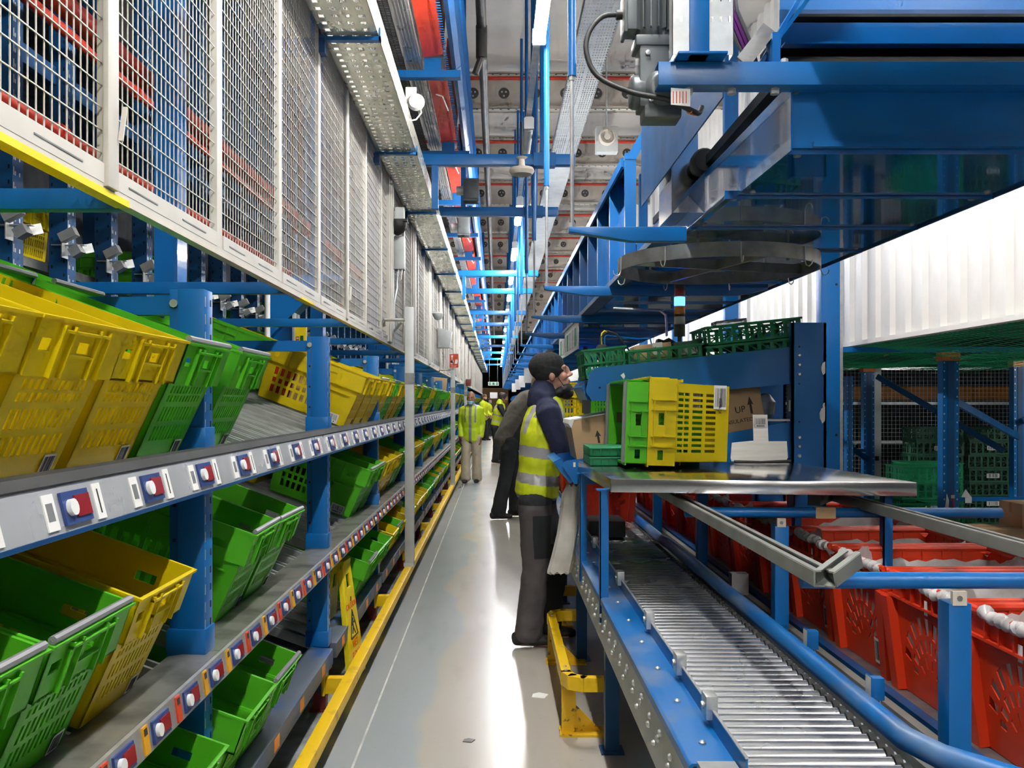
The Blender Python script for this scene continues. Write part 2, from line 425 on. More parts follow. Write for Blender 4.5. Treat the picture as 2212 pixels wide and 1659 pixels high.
# lamp trunking with conduit between the lamps
tag(MB().box(.265, .315, -20.6, 62, 4.10, 4.135, 'galv').obj('lamp_trunking'), 'slim galvanised trunking carrying the aisle lamps', 'trunking')
# second row of lamps beyond the mezzanine edge on the right, over the red totes (out of sight above the conveyor)
for i, y in enumerate((4.6, 7.2, 10.4, 13.6, 16.8, 20, 24, 28)):
    t = lamp(40 + i, y, True, 2.75, 4.3, 'lamp_tube_soft'); t['label'] = f'lit white batten lamp above the overhead conveyor, {nth(i + 1)} from the camera'; t['group'] = 'batten lamps above the conveyor'

for i, y in enumerate((-.3, -3.4, -6.5, -9.6, -12.7, -15.8)):
    t = lamp(60 + i, y, True, 3.0, 4.0, 'lamp_tube_mid'); t['label'] = f'lit white batten lamp behind the camera by the white wall, {nth(i + 1)} back'; t['group'] = 'batten lamps by the white wall'
# blue cross frames that carry the lamps
for i, y in enumerate((8.35, 10.6, 15.7, 18.2, 22.6, 25.9, 31, 36, 41, 47, 54)):
    t = thing('cross_frame', f'blue steel goal-post frame over the aisle, {nth(i + 1)} from the camera', 'frame', (0, y, 0), group='blue frames over the aisle')
    MB().box(-1.2, .72, -.05, .05, 3.70, 3.80, 'blue').obj('cross_beam', t, bev=.006)
    MB().box(.40, .48, -.045, .045, 3.80, 6.55, 'blue').obj('hanger_post', t, bev=.005)
    if i % 2 == 0: MB().box(-.60, -.54, -.04, .04, 3.3, 3.70, 'blue').obj('drop_post', t)
    else: MB().box(-.42, -.36, -.04, .04, 3.8, 6.5, 'blue').obj('hanger_post', t)
    MB().box(.34, .54, -.06, .06, 3.69, 3.81, 'blue').obj('clamp_plate', t)

# speaker horn box, dome lamp and small things under the roof
t = thing('sounder_box', 'grey square alarm sounder box with round beige horn hanging under the roof', 'alarm sounder', tuple(at(1310, 305, 12.4)))
MB().box(-.15, .15, -.08, .08, -.17, .19, 'galv_post').obj('case', t, bev=.015)
MB().lathe([(.115, 0), (.115, -.05), (.095, -.06), (.085, -.02), (.05, -.02), (.045, -.05), (.01, -.055)], (0, -.08, .03), 'beam_beige', 24, 'y').obj('horn', t)
MB().tube([(0, 0, .19), (0, 0, 1.6)], .012, 'galv', 6).obj('hanger_rod', t)
p = at(1127, 370, 7.7)
t = thing('round_detector', 'pale round dish detector hanging below the first blue cross beam', 'detector', tuple(p))
MB().lathe([(.0, -.03), (.09, -.03), (.11, 0), (.10, .025), (.03, .03), (.025, .10), (.05, .12)], (0, 0, 0), 'beam_beige', 24).obj('dish', t)
MB().tube([(0, 0, .12), (0, 0, .42)], .01, 'black', 6).obj('stem', t)

# ------------------------------------------------------------------ camera and world
cam = bpy.data.cameras.new('camera'); co = bpy.data.objects.new('camera', cam); COL.objects.link(co)
co.location = (0, 0, EYE); co.rotation_euler = (PI / 2, 0, 0)
cam.sensor_width = 36; cam.lens = 36 * F / 2212
cam.shift_x = (1106 - CX) / 2212; cam.shift_y = (CY - 829.5) / 2212
cam.clip_start = .05; cam.clip_end = 300
scn.camera = co
w = bpy.data.worlds.new('world'); scn.world = w; w.use_nodes = True
w.node_tree.nodes['Background'].inputs[0].default_value = (.9, .95, 1, 1); w.node_tree.nodes['Background'].inputs[1].default_value = .05
vs = scn.view_settings
vs.view_transform = 'Standard'; vs.look = 'None'; vs.gamma = 1; vs.exposure = 2.05; vs.use_curve_mapping = False
cy = scn.cycles
cy.use_denoising = True
try: cy.denoiser = 'OPENIMAGEDENOISE'
except Exception: pass
cy.max_bounces = 6; cy.diffuse_bounces = 3; cy.glossy_bounces = 3; cy.transmission_bounces = 4; cy.transparent_max_bounces = 6
cy.sample_clamp_indirect = 6.0; cy.caustics_reflective = False; cy.caustics_refractive = False
cy.use_adaptive_sampling = True; cy.adaptive_threshold = .09; cy.adaptive_min_samples = 12
# ------------------------------------------------------------------ picking crate
CL, CW0, CW1, CH = .56, .30, .345, .325              # length, foot width, rim width, height
def crate_mesh(m, hi=True):
    mb = MB(); zb = .215; T = .0045
    hb = lambda z: CW0 / 2 + (CW1 / 2 - .016 - CW0 / 2) * z / zb          # half width of the tapered lower part
    xf = lambda z: .018 * z / zb                                          # front and back walls lean out
    xr = lambda z: -CL + .035 - .018 * z / zb
    def grid(a, b, n, fr): # n slots of share fr between a and b
        e = (b - a) / n; r = [a - e * .0]
        out = []
        for i in range(n): out += [a + e * (i + .5 - fr / 2), a + e * (i + .5 + fr / 2)]
        return out
    # front and back walls: tall slots in rows
    for (fx, sgn) in ((xf, 1), (xr, -1)):
        if hi:
            us = [-.5] + grid(-.40, .40, 11, .52) + [.5]
            vs = [0, .052, .092, .106, .146, .160, .178, .184, .204, zb]
            hol = {(i, j) for i in range(1, 23, 2) for j in (1, 3, 5, 7) if not (sgn > 0 and j == 0)}
        else: us, vs, hol = [-.5, .5], [0, zb], set()
        mb.sheet(lambda u, v, w, fx=fx, sgn=sgn: Vector((fx(v) - sgn * w, u * 2 * hb(v), v)), us, vs, hol, T, m)
    for s in (-1, 1):                                                     # long side walls: rounded windows in the middle
        if hi:
            us = [0, .06] + grid(.09, .70, 9, .58) + [.97, 1.0]
            vs = [0, .05, .092, .108, .136, .152, .196, zb]
            hol = {(i, j) for i in range(2, 20, 2) for j in (1, 3, 5)}
        else: us, vs, hol = [0, 1], [0, zb], set()
        mb.sheet(lambda u, v, w, s=s: Vector((xr(v) + (xf(v) - xr(v)) * u, s * (hb(v) - w), v)), us, vs, hol, T, m)
    mb.box(-CL + .04, -.002, -CW0 / 2 + .002, CW0 / 2 - .002, .004, .009, m)
    # upper band, wider than the lower part, with a shelf under it
    X0, X1, W = -CL, .036, CW1 / 2
    x0, x1, w0 = xr(zb), xf(zb), hb(zb)
    o = [(X0, -W), (X1, -W), (X1, W), (X0, W)]; i_ = [(x0, -w0), (x1, -w0), (x1, w0), (x0, w0)]
    vs = [(x, y, zb) for x, y in o + i_] + [(x, y, zb + .005) for x, y in o + i_]
    fs = []
    for k in range(4):
        n = (k + 1) % 4
        fs += [(k, n, 4 + n, 4 + k), (8 + k, 12 + k, 12 + n, 8 + n), (k, 8 + k, 8 + n, n), (4 + k, 4 + n, 12 + n, 12 + k)]
    mb.add(vs, fs, m)
    if hi:
        # front and back of band with a grip window, sides with notch and long hole
        for (X, sg) in ((X1, -1), (X0, 1)):
            us = [-W, -.150, -.112, -.055, -.012, .035, W]; vz = [zb, .262, .284, CH]
            mb.sheet(lambda u, v, w, X=X, sg=sg: Vector((X + sg * w, u, v)), us, vz, {(4, 1), (1, 1)}, .0035, m)
            for (yy, ww) in ((-.10, .006), (-.06, .005), (.045, .005), (.085, .006)):
                mb.box(X, X - sg * .010, yy, yy + ww, zb, CH - .012, m)
            mb.box(X, X - sg * .010, -.10, .09, .300, .305, m).box(X, X - sg * .008, -.06, .05, .255, .260, m)
        for s in (-1, 1):
            us = [X0, X0 + .05, X0 + .075, -.10, -.045, X1]; vz = [zb, .250, .275, CH]
            mb.sheet(lambda u, v, w, s=s: Vector((u, s * (W - w), v)), us, vz, {(1, 1), (3, 1)}, .0035, m)
            for xx in (X0 + .12, -.42, -.30, -.20, -.135): mb.box(xx, xx + .006, s * W, s * (W + .009), zb, CH - .008, m)
            mb.box(X0 + .12, -.13, s * W, s * (W + .009), .282, .288, m)
            mb.box(-.20, -.02, s * W, s * (W - .012), zb - .035, zb - .030, m)
    else:
        for s in (-1, 1):
            mb.box(X0, X1, s * W, s * (W - .0035), zb, CH, m)
        for X, sg in ((X1, -1), (X0, 1)): mb.box(X, X + sg * .0035, -W, W, zb, CH, m)
    r = .006                                                              # rim
    for s in (-1, 1): mb.box(X0 - r, X1 + r, s * (W - .002), s * (W + r), CH - .006, CH, m)
    for X, sg in ((X1, 1), (X0, -1)): mb.box(X - sg * .002, X + sg * r, -W, W, CH - .006, CH, m)
    return mb
crate_me = {(c, h): crate_mesh(c + '_crate', h).mesh('crate_' + c) for c in ('green', 'yellow') for h in (True, False)}
def bar_mesh():
    mb = MB()
    for x in (.030, -CL + .008):
        mb.tube([(x, -CW1 / 2 + .004, CH + .008), (x, CW1 / 2 - .004, CH + .008)], .008, 'bar_grey', 8)
    return mb.mesh('handle_bar')
bar_mes = []
for x in (.030, -CL + .008):
    b = MB().tube([(x, -CW1 / 2 + .004, CH + .006), (x, CW1 / 2 - .004, CH + .006)], .0085, 'bar_grey', 8)
    for s in (-1, 1): b.tube([(x, s * (CW1 / 2 - .006), CH + .006), (x - .012 * (1 if x > 0 else -1), s * (CW1 / 2 - .006), .25)], .0045, 'bar_grey', 6)
    bar_mes.append(b.mesh('handle_bar'))
def lab_mesh(seed):
    mb = MB(); nf = Vector((1, 0, -.085)).normalized()
    barcode(mb, (.0025 + .003, .100, .027), (0, 1, 0), (.085, 0, 1), .048, .044, seed, False, n=11)
    a = mb.mesh('barcode_label')
    mb = MB(); barcode(mb, (-.085, -CW0 / 2 - .0025, .030), (1, 0, 0), (0, -.03, 1), .085, .055, seed + 1, True)
    return a, mb.mesh('barcode_label')
lab_mes = [lab_mesh(s * 3) for s in range(3)]
def ob(name, me, parent=None, loc=(0, 0, 0), rot=(0, 0, 0), sc=1.0):
    o = bpy.data.objects.new(name, me); COL.objects.link(o)
    if parent is not None: o.parent = parent
    o.location = loc; o.rotation_euler = rot
    if sc != 1: o.scale = (sc, sc, sc)
    return o
ncr = 0
def crate(color, loc, rot, label, group, hi=True, bars=None, detail=True, sc=1.0):
    global ncr; ncr += 1
    if not detail:
        o = ob('picking_crate', crate_me[(color, hi)], None, loc, rot, sc); tag(o, label, 'crate', group); return o
    o = thing('picking_crate', label, 'crate', loc, rot, group)
    if sc != 1: o.scale = (sc,) * 3
    ob('basket', crate_me[(color, hi)], o)
    if bars is None: bars = color == 'green' and random.random() < .6 or random.random() < .15
    if bars:
        for me in bar_mes: ob('handle_bar', me, o)
    for me in random.choice(lab_mes): ob('barcode_label', me, o)
    return o

# ------------------------------------------------------------------ carton-flow rack on the left
P = [2.60 + 1.86 * k for k in range(-1, 42)]         # rack post positions; P[0] stands just outside the frame
NB = 26
COLY = (6.78, 12.4, 18.0, 23.6, 29.2)
SL = math.radians(20)
LV = {'top': (-.885, 1.368), 'middle': (-.905, .795), 'bottom': (-.865, .285)}
def rack_post(k):
    y = P[k]; near = y < 14
    t = thing('rack_post', f'blue front post of the crate rack, {nth(k + 1)} from the camera', 'rack post', (-.87, y, 0), group='blue rack posts')
    u = MB()
    for z0, z1 in ((.32, .735), (.80, 1.285), (1.37, 1.84)):
        u.box(-.035, .040, -.040, .035, z0, z1, 'blue').box(-.062, -.035, -.028, .03, z0, z1, 'blue')
        if near:
            z = z0 + .12
            while z < z1 - .03:
                u.box(-.054, -.044, -.0295, -.027, z, z + .010, 'dark'); z += .10
            z = z0 + .02
            while z < z1 - .02:
                u.box(.0395, .0408, -.034, -.027, z, z + .03, 'galv').box(.0395, .0405, .012, .024, z + .005, z + .025, 'dark'); z += .05
    u.obj('upright', t, bev=.003 if near else 0)
    for z in (.32, .80, 1.372): MB().box(-.066, .046, -.046, .04, z, z + .075, 'blue').obj('shoe', t, bev=.003)
    MB().box(-.03, .03, -.03, .03, 0, .25, 'red_dark').box(-.05, .045, -.045, .045, 0, .008, 'red_dark').box(-.04, .035, -.035, .03, .10, .25, 'blue_dull').obj('foot', t)
    MB().beam((-.04, 0, 1.795), (-.62, 0, 1.795), .03, .052, 'blue').obj('tie_arm', t)
    MB().lathe([(.012, -.008), (.012, 0)], (-.048, -.030, 1.80), 'galv', 8, 'y').obj('bolt', t)
    return t
for k in range(1, NB): rack_post(k)

def face_fn(xt, zt, xb, zb):
    n = Vector((zt - zb, 0, xb - xt)).normalized()
    return lambda y, s, w: Vector((xt + (xb - xt) * s, y, zt + (zb - zt) * s)) + n * w
def plate(mb, fn, y0, y1, s0, s1, w, m, w0=-.002):
    mb.prism([(y0, s0), (y1, s0), (y1, s1), (y0, s1)], fn, w0, w, m)
def pick_light(fn, y, parent, wide=.105, s0=.12, s1=.88, tags=None):
    b = MB(); plate(b, fn, y - wide * .5, y + wide * .5, s0, s1, .006, 'plate_blue')
    o = b.obj('pick_light', parent)
    c = fn(y - wide * .27, (s0 + s1) / 2, .006); n = (fn(0, 0, 1) - fn(0, 0, 0))
    MB().cyl(c, c + n * .009, wide * .15, 'white', 14).obj('button', o)
    d = MB(); plate(d, fn, y - wide * .10, y + wide * .46, s0 + .12, s1 - .14, .009, 'led_red', .005); d.obj('display', o)
    return o
def shelf_rail(k, level):
    y0, y1 = P[k], P[k + 1]; near = y0 < 17
    where = f'in the bay past the {nth(k + 1)} rack post'
    if level == 'top':
        t = thing('shelf_rail', f'grey label rail of the top shelf {where}', 'shelf rail', group='label rails of the top shelf')
        b = MB().prism([(-.90, 1.285), (-.775, 1.285), (-.795, 1.365), (-.80, 1.378), (-.835, 1.384), (-.835, 1.36), (-.90, 1.36)], lambda u, v, y: Vector((u, y, v)), y0, y1, 'label_rail')
        b.prism([(-.797, 1.366), (-.792, 1.372), (-.802, 1.390), (-.835, 1.392), (-.835, 1.380), (-.804, 1.380)], lambda u, v, y: Vector((u, y, v)), y0, y1, 'rubber')
        b.box(-.90, -.772, y0, y1, 1.276, 1.285, 'blue_dull')
        b.obj('channel', t)
        fn = face_fn(-.795, 1.364, -.775, 1.286); n = 5; dy = (y1 - y0) / n
        for i in range(n):
            y = y0 + (i + .55) * dy
            lb = MB()
            plate(lb, fn, y - .125, y - .085, .1, .92, .003, 'paper'); plate(lb, fn, y - .118, y - .095, .3, .7, .0036, 'bar_grey', .003)
            if near: lb.obj('shelf_label', t); lb = MB()
            plate(lb, fn, y + .07, y + .105, .06, .94, .003, 'paper'); plate(lb, fn, y + .085, y + .09, .2, .8, .0036, 'ink', .003)
            if near:
                lb.obj('shelf_label', t)
                pick_light(fn, y - .01, t)
            else:
                plate(lb, fn, y - .06, y + .04, .12, .88, .005, 'plate_blue'); plate(lb, fn, y - .055, y - .03, .2, .8, .007, 'white'); plate(lb, fn, y - .01, y + .035, .2, .8, .007, 'led_red')
                lb.obj('shelf_label', t)
    elif level == 'middle':
        t = thing('shelf_rail', f'scuffed steel ledge of the middle shelf {where}', 'shelf rail', group='label rails of the middle shelf')
        b = MB().prism([(-.93, .735), (-.785, .735), (-.795, .795), (-.80, .803), (-.888, .806), (-.93, .80)], lambda u, v, y: Vector((u, y, v)), y0 + .002, y1 - .002, 'ledge')
        b.obj('ledge', t)
        MB().prism([(-.790, .728), (-.778, .730), (-.788, .802), (-.797, .803)], lambda u, v, y: Vector((u, y, v)), y0, y1, 'galv').obj('channel', t)
        fn = face_fn(-.788, .800, -.778, .732); n = 9; dy = (y1 - y0) / n
        for i in range(n):
            y = y0 + (i + .5) * dy; tg = 'tag_orange' if i % 2 == 0 else 'tag_red'
            lb = MB(); plate(lb, fn, y - .088, y - .058, .05, .95, .004, tg); plate(lb, fn, y - .082, y - .064, .12, .35, .0046, 'ink', .004)
            if near:
                lb.obj('shelf_label', t); pick_light(fn, y + .015, t, .10)
            else:
                plate(lb, fn, y - .04, y + .07, .1, .9, .005, 'plate_blue'); plate(lb, fn, y - .035, y - .01, .2, .8, .007, 'white'); plate(lb, fn, y + .01, y + .06, .2, .8, .007, 'led_red')
                lb.obj('shelf_label', t)
    else:
        t = thing('bottom_beam', f'dusty blue foot beam of the rack {where}', 'rack beam', group='blue beams at the foot of the rack')
        MB().prism([(-.92, .24), (-.80, .24), (-.80, .315), (-.92, .322)], lambda u, v, y: Vector((u, y, v)), y0 + .05, y1 - .045, 'blue_dusty').obj('beam', t, bev=.004)
        st = MB()
        for q in (.12, .38, .63, .9): st.box(-.801, -.7985, y0 + q * 1.7, y0 + q * 1.7 + .075, .255, .302, 'orange')
        st.obj('stickers', t)
    return t
def tracks(k, level):
    y0, y1 = P[k] + .06, P[k + 1] - .06; xf, zf = LV[level]
    t = thing('roller_tracks', f'sloping roller tracks of the {level} shelf past the {nth(k + 1)} rack post', 'roller track', group='roller tracks of the crate rack')
    for i in range(10):
        y = y0 + (i + .5) * (y1 - y0) / 10
        d = Vector((-math.cos(SL), 0, math.sin(SL))); u = Vector((math.sin(SL), 0, math.cos(SL)))
        p = Vector((xf, y, zf)) - u * .024
        mb = MB(); TLN = .60 if min(abs(y - c) for c in COLY) < .20 else 1.15
        for s in (-1, 1): mb.beam(p + Vector((0, s * .024, 0)), p + d * TLN + Vector((0, s * .024, 0)), .012, .046, 'galv', u)
        mb.beam(p - u * .008, p + d * TLN - u * .008, .036, .012, 'dark', u)
        mb.obj('roller_track', t)
for k in range(0, NB - 1):
    for lv in ('top', 'middle', 'bottom'):
        shelf_rail(k, lv)
        if P[k] < 13: tracks(k, lv)

# crates: right rim of each crate of the near bays as seen in the photograph, then a regular fill
near_fill = {   # (bay, level): colours of the five places, '.' empty
    (0, 'top'): 'yyyyg', (1, 'top'): 'g....', (2, 'top'): '..yyy', (3, 'top'): 'ygyyg',
    (0, 'middle'): 'ygggy', (1, 'middle'): '.gg..', (2, 'middle'): '...gg', (3, 'middle'): 'yyygg',
    (0, 'bottom'): 'ggyg.', (1, 'bottom'): 'gg...', (2, 'bottom'): '..ggg', (3, 'bottom'): 'ygyyg', (4, 'bottom'): 'yyyyg'}
shift = {(0, 'middle'): -.30, (0, 'bottom'): .26, (1, 'middle'): -.12}
random.seed(11)
count = {}
for k in range(0, 15):
    for lv in ('top', 'middle', 'bottom'):
        pat = near_fill.get((k, lv)) or ''.join(random.choice('ggyy' if lv != 'top' else 'yyg') for _ in range(5))
        xf, zf = LV[lv]
        y0, y1 = P[k] + .045, P[k + 1] - .045; dy = (y1 - y0) / 5
        for i, c in enumerate(pat):
            if c == '.': continue
            col = {'g': 'green', 'y': 'yellow'}[c]
            yc = y0 + (i + .5) * dy + shift.get((k, lv), 0)
            if (k, lv) == (0, 'middle'): yc = (.62, 1.0, 1.38, 1.745, 2.13)[i]
            dist = yc
            if k == 0 and yc + .2 < .95: continue
            crate(col, (xf - .012, yc, zf + .006), (0, SL + random.uniform(-.012, .012), random.uniform(-.02, .02)),
                  f'{col} crate on the {lv} rack shelf, {nth(i + 1)} place past the {nth(k + 1)} rack post', f'crates on the {lv} rack shelf',
                  hi=dist < 15, detail=dist < 15)
        if k <= 3:      # second crate of a lane, behind and above the first
            for i in range(5):
                if pat[i] == '.' and not (lv == 'middle' and k in (1, 2) and i < 1): continue
                if lv == 'bottom' and k > 1: continue
                col = random.choice(('green', 'green', 'yellow')); d = CL + .06
                if (k, lv) in ((0, 'top'), (0, 'middle')): col = 'green'
                yc = y0 + (i + .5) * dy
                if yc < 1.0 or min(abs(yc - c_) for c_ in COLY) < .36: continue
                crate(col, (xf - .012 - d * math.cos(SL), yc, zf + .006 + d * math.sin(SL)), (0, SL, 0),
                      f'{col} crate one row back on the {lv} rack shelf, {nth(i + 1)} place past the {nth(k + 1)} post', f'crates one row back on the {lv} rack shelf', detail=False)
# the rest of the row, far down the aisle: past about three hundred crates
far = MB(); fm = {c: crate_mesh(c + '_crate', False) for c in ('green', 'yellow')}
for k in range(15, NB - 1):
    for lv in ('top', 'middle', 'bottom'):
        xf, zf = LV[lv]
        for i in range(5):
            src = fm[random.choice(('green', 'yellow'))]
            mtx = Matrix.Translation((xf - .012, P[k] + .045 + (i + .5) * .354, zf + .006)) @ Euler((0, SL, 0)).to_matrix().to_4x4()
            o = len(far.v); far.v += [tuple(mtx @ Vector(v)) for v in src.v]
            far.f += [tuple(a + o for a in f) for f in src.f]; far.m += src.m
tag(far.obj('distant_crates'), 'mass of green and yellow crates on the rack far down the aisle', 'crates', None, 'stuff')

# goods in some of the crates
def goods(name, label, size, loc, rot, m, cat='box', bits=None):
    x, y, z = size
    o = MB().box(-x / 2, x / 2, -y / 2, y / 2, 0, z, m).box(-x / 2 + .004, x / 2 - .004, -.012, .012, z, z + .0006, 'cardboard_dark' if m.startswith('card') else 'bar_grey').obj(name, None, bev=.003)
    o.location = loc; o.rotation_euler = rot
    return tag(o, label, cat)
def in_crate(lv, yc, fx, fz):
    xf, zf = LV[lv]; c, s = math.cos(SL), math.sin(SL)
    return (xf - .012 + fx * c + fz * s, yc, zf + .006 - fx * s + fz * c)
for j, (fx, col) in enumerate(((-.10, 'paper'), (-.22, 'white'), (-.35, 'galv_post'))):
    goods('small_carton', f"{('white', 'pale', 'grey')[j]} small carton in a green crate of the bottom shelf, {nth(j + 1)} from the crate front", (.105, .25, .15), in_crate('bottom', P[1] + .045 + .177, fx, .012), (0, SL, 0), col)
for i in (2, 3, 4):
    yc = P[2] + .045 + (i + .5) * .354
    for j, (fx, h, c) in enumerate(((-.13, .20, 'cardboard'), (-.30, .24, 'cardboard'), (-.43, .21, 'red_paint'))):
        goods('packed_carton', f"{'red' if c == 'red_paint' else 'brown'} carton inside a yellow top-shelf crate, crate place {nth(i + 1)}, {nth(j + 1)} from the front", (.12, .25, h), in_crate('top', yc, fx, .012), (0, SL, 0), c)
for i in (3, 4):
    yc = P[2] + .045 + (i + .5) * .354
    for j, fx in enumerate((-.12, -.27, -.42)):
        o = MB().lathe([(.045, 0), (.05, .01), (.05, .17), (.02, .20), (.02, .215)], (0, 0, 0), 'clear' if j == 1 else 'black', 14).obj('packed_bottle')
        o.location = in_crate('middle', yc, fx, .012); o.rotation_euler = (0, SL, 0)
        tag(o, f"{'clear' if j == 1 else 'dark'} bottle inside a green middle-shelf crate, crate place {nth(i + 1)}, {nth(j + 1)} from the front", 'bottle')
o = goods('sheet_pack', 'plastic wrapped flat pack lying in a green middle-shelf crate', (.34, .22, .05), in_crate('middle', P[1] + .85, -.25, .20), (0, SL, 0), 'clear', 'pack')
o = goods('paper_pouch', 'white printed pouch standing in a crate of the bottom shelf beside the grey column', (.06, .16, .24), in_crate('bottom', P[4] - .25, -.10, .10), (0, SL, .2), 'paper', 'pouch')
goods('open_carton', 'torn open brown carton on top of the crates by the second grey column', (.25, .28, .20), (-.95, 14.2, 1.70), (0, .1, .3), 'cardboard')

# yellow floor rail in front of the rack
t = thing('floor_guard_rail', 'long yellow guard rail low above the floor along the crate rack', 'guard rail')
MB().box(-.738, -.682, 1.0, 62, .145, .20, 'rail_yellow').obj('rail', t, bev=.004)
for k in range(1, NB):
    MB().box(-.83, -.738, P[k] - .105, P[k] - .05, .11, .185, 'rail_yellow').box(-.845, -.83, P[k] - .11, P[k] - .03, .10, .215, 'rail_yellow').obj('bracket', t, bev=.003)
tag(MB().box(-.605, -.595, 1.0, 60, 0, .0012, 'line_pale').obj('floor_line'), 'thin white line on the floor beside the yellow rail', 'floor line')  # thin strip of pale colour laid along the floor
# ------------------------------------------------------------------ mesh fence above the rack
FX = -.97
def fence_meshes():
    w = .88
    fr = MB()
    for y0, y1 in ((0, .028), (w - .028, w)): fr.box(-.010, .012, y0, y1, 2.052, 4.75, 'fence_white')
    fr.box(-.02, .02, 0, w, 4.71, 4.75, 'fence_white').box(-.012, .016, .034, w - .034, 2.052, 2.10, 'fence_white')
    fr.box(.016, .0175, .1, .30, 2.072, 2.076, 'galv_dark').box(.016, .0175, .5, .72, 2.072, 2.076, 'galv_dark')
    wm = MB(); r = .0014
    y = .034 + .03
    while y < w - .04:
        wm.box(-r, r, y - r, y + r, 2.09, 4.72, 'fence_white'); y += .034
    z = 2.13
    while z < 4.7:
        wm.box(r, 3 * r, .03, w - .03, z - r, z + r, 'fence_white'); z += .055
    return fr.mesh('fence_frame'), wm.mesh('wire_mesh', smooth=False)
ff, fw = fence_meshes()
for j in range(68):
    y = 2.24 + .88 * (j - 2)
    t = thing('mesh_fence', f'white wire mesh fence panel over the crate rack, {nth(j + 1)} from the camera', 'fence panel', (FX, y, 0), group='white mesh fence panels')
    ob('frame', ff, t); ob('wire_mesh', fw, t)
    if j % 4 == 2:
        MB().box(.012, .026, -.045, .018, 2.045, 4.74, 'fence_white').obj('post', t, bev=.003)
        MB().beam((.033, .01, 2.17), (.036, .028, 2.26), .012, .005, 'fence_white').obj('latch', t)
kb = thing('fence_kerb', 'long pale kerb channel with yellow edge carrying the mesh fence', 'kerb')
MB().box(-.985, -.955, .4, 62, 2.038, 2.052, 'fence_white').box(-.985, -.953, 2.3, 62, 2.024, 2.038, 'beam_beige').obj('channel', kb)
MB().box(-.988, -.952, .4, 2.34, 2.022, 2.039, 'sign_yellow').box(-.988, -.952, 4.4, 4.7, 2.023, 2.034, 'sign_yellow').obj('edge_strip', kb)
for k in range(1, 20):
    tag(MB().beam((-2.36, P[k] - .2, 2.055), (-.99, P[k] - .2, 2.055), .05, .055, 'blue').obj('fence_support', bev=.004),
        f'blue arm under the mesh fence beside the {nth(k + 1)} rack post', 'support arm', 'blue arms under the mesh fence')
# ribbed infill boards closing the fence further down the aisle
for j, y in enumerate((7.9, 10.2, 12.6, 15, 17.4, 19.8, 22.6, 25.4, 28.6, 32, 36)):
    b = MB()
    for q in range(4): b.box(FX - .05, FX + .030 + (.012 if q % 2 else 0), y + q * .06, y + q * .06 + .06, 2.05, 4.7, 'fence_white')
    tag(b.obj('fence_infill'), f'ribbed pale infill strip in the mesh fence, {nth(j + 1)} from the camera', 'infill strip', 'pale infill strips in the fence')

# ------------------------------------------------------------------ deep rack behind the crates
def deep_upright():
    u = MB().box(-.05, .05, -.05, .05, 0, 5.2, 'blue_dull')
    z = 1.2
    while z < 4.6:
        u.box(-.038, -.03, -.0515, -.0495, z, z + .018, 'dark').box(.028, .036, -.0515, -.0495, z + .03, z + .048, 'dark')
        u.box(.0495, .0512, -.03, -.02, z, z + .02, 'galv').box(.0495, .0512, .01, .02, z, z + .02, 'galv').box(.0495, .0514, -.042, -.036, z, z + .04, 'galv'); z += .075
    c = MB().box(-.02, .16, -.09, -.055, 2.37, 2.375, 'galv').box(.05, .055, -.12, -.05, 2.30, 2.44, 'galv')
    c.beam((.05, -.12, 2.40), (.13, -.12, 2.44), .05, .05, 'galv').beam((.10, -.10, 2.32), (.15, -.10, 2.35), .06, .05, 'galv').beam((.06, -.02, 2.345), (.16, .02, 2.375), .012, .05, 'galv')
    return u.mesh('upright'), c.mesh('clip')
du, dc = deep_upright()
for j in range(34):
    t = thing('storage_upright', f'punched blue upright of the storage rack behind the crates, {nth(j + 1)} from the camera', 'rack upright', (-2.4, 2.75 + .56 * j, 0), group='uprights of the storage rack')
    ob('upright', du, t); ob('clip', dc, t)
for i, (z, x0, x1, h, m, what) in enumerate(((2.28, -3.7, -2.46, .05, 'galv_dark', 'grey shelf deck at clip height'), (1.45, -3.7, -2.46, .05, 'galv_dark', 'grey shelf deck below the clips'), (.7, -3.7, -2.46, .05, 'galv_dark', 'lowest grey shelf deck'), (3.35, -2.47, -2.41, .10, 'blue_dull', 'long blue beam high behind the mesh fence'), (3.85, -3.7, -2.46, .05, 'galv_dark', 'top grey shelf deck behind the mesh'))):
    tag(MB().box(x0, x1, 1.5, 40, z - h, z, m).obj('storage_shelf'), f'{what} of the storage rack', 'shelf')
for j in range(12):
    a, b = 2.75 + 1.68 * j, 3.3 + 1.68 * j
    tag(MB().beam((-2.52, a, 1.0), (-3.4, a, 2.9), .035, .012, 'galv_dark').obj('brace'), f'slanting grey brace of the storage rack, {nth(j + 1)} from the camera', 'brace', 'slanting braces of the storage rack')
    tag(MB().box(-3.55, -3.45, a - .05, a + .05, 0, 5.2, 'blue_dull').obj('rear_upright'), f'rear blue upright of the storage rack, {nth(j + 1)} from the camera', 'rack upright', 'rear uprights of the storage rack')
random.seed(5)
for j in range(14):
    c = 'green' if j % 4 != 2 else 'yellow'; z = (2.29, 1.46)[j % 2]
    crate(c, (-2.62, 3.4 + .84 * j, z), (0, 0, 0), f"{c} crate stored on the {'upper' if j % 2 == 0 else 'lower'} deck of the storage rack, {nth(j + 1)} along", 'crates in the storage rack', detail=False)
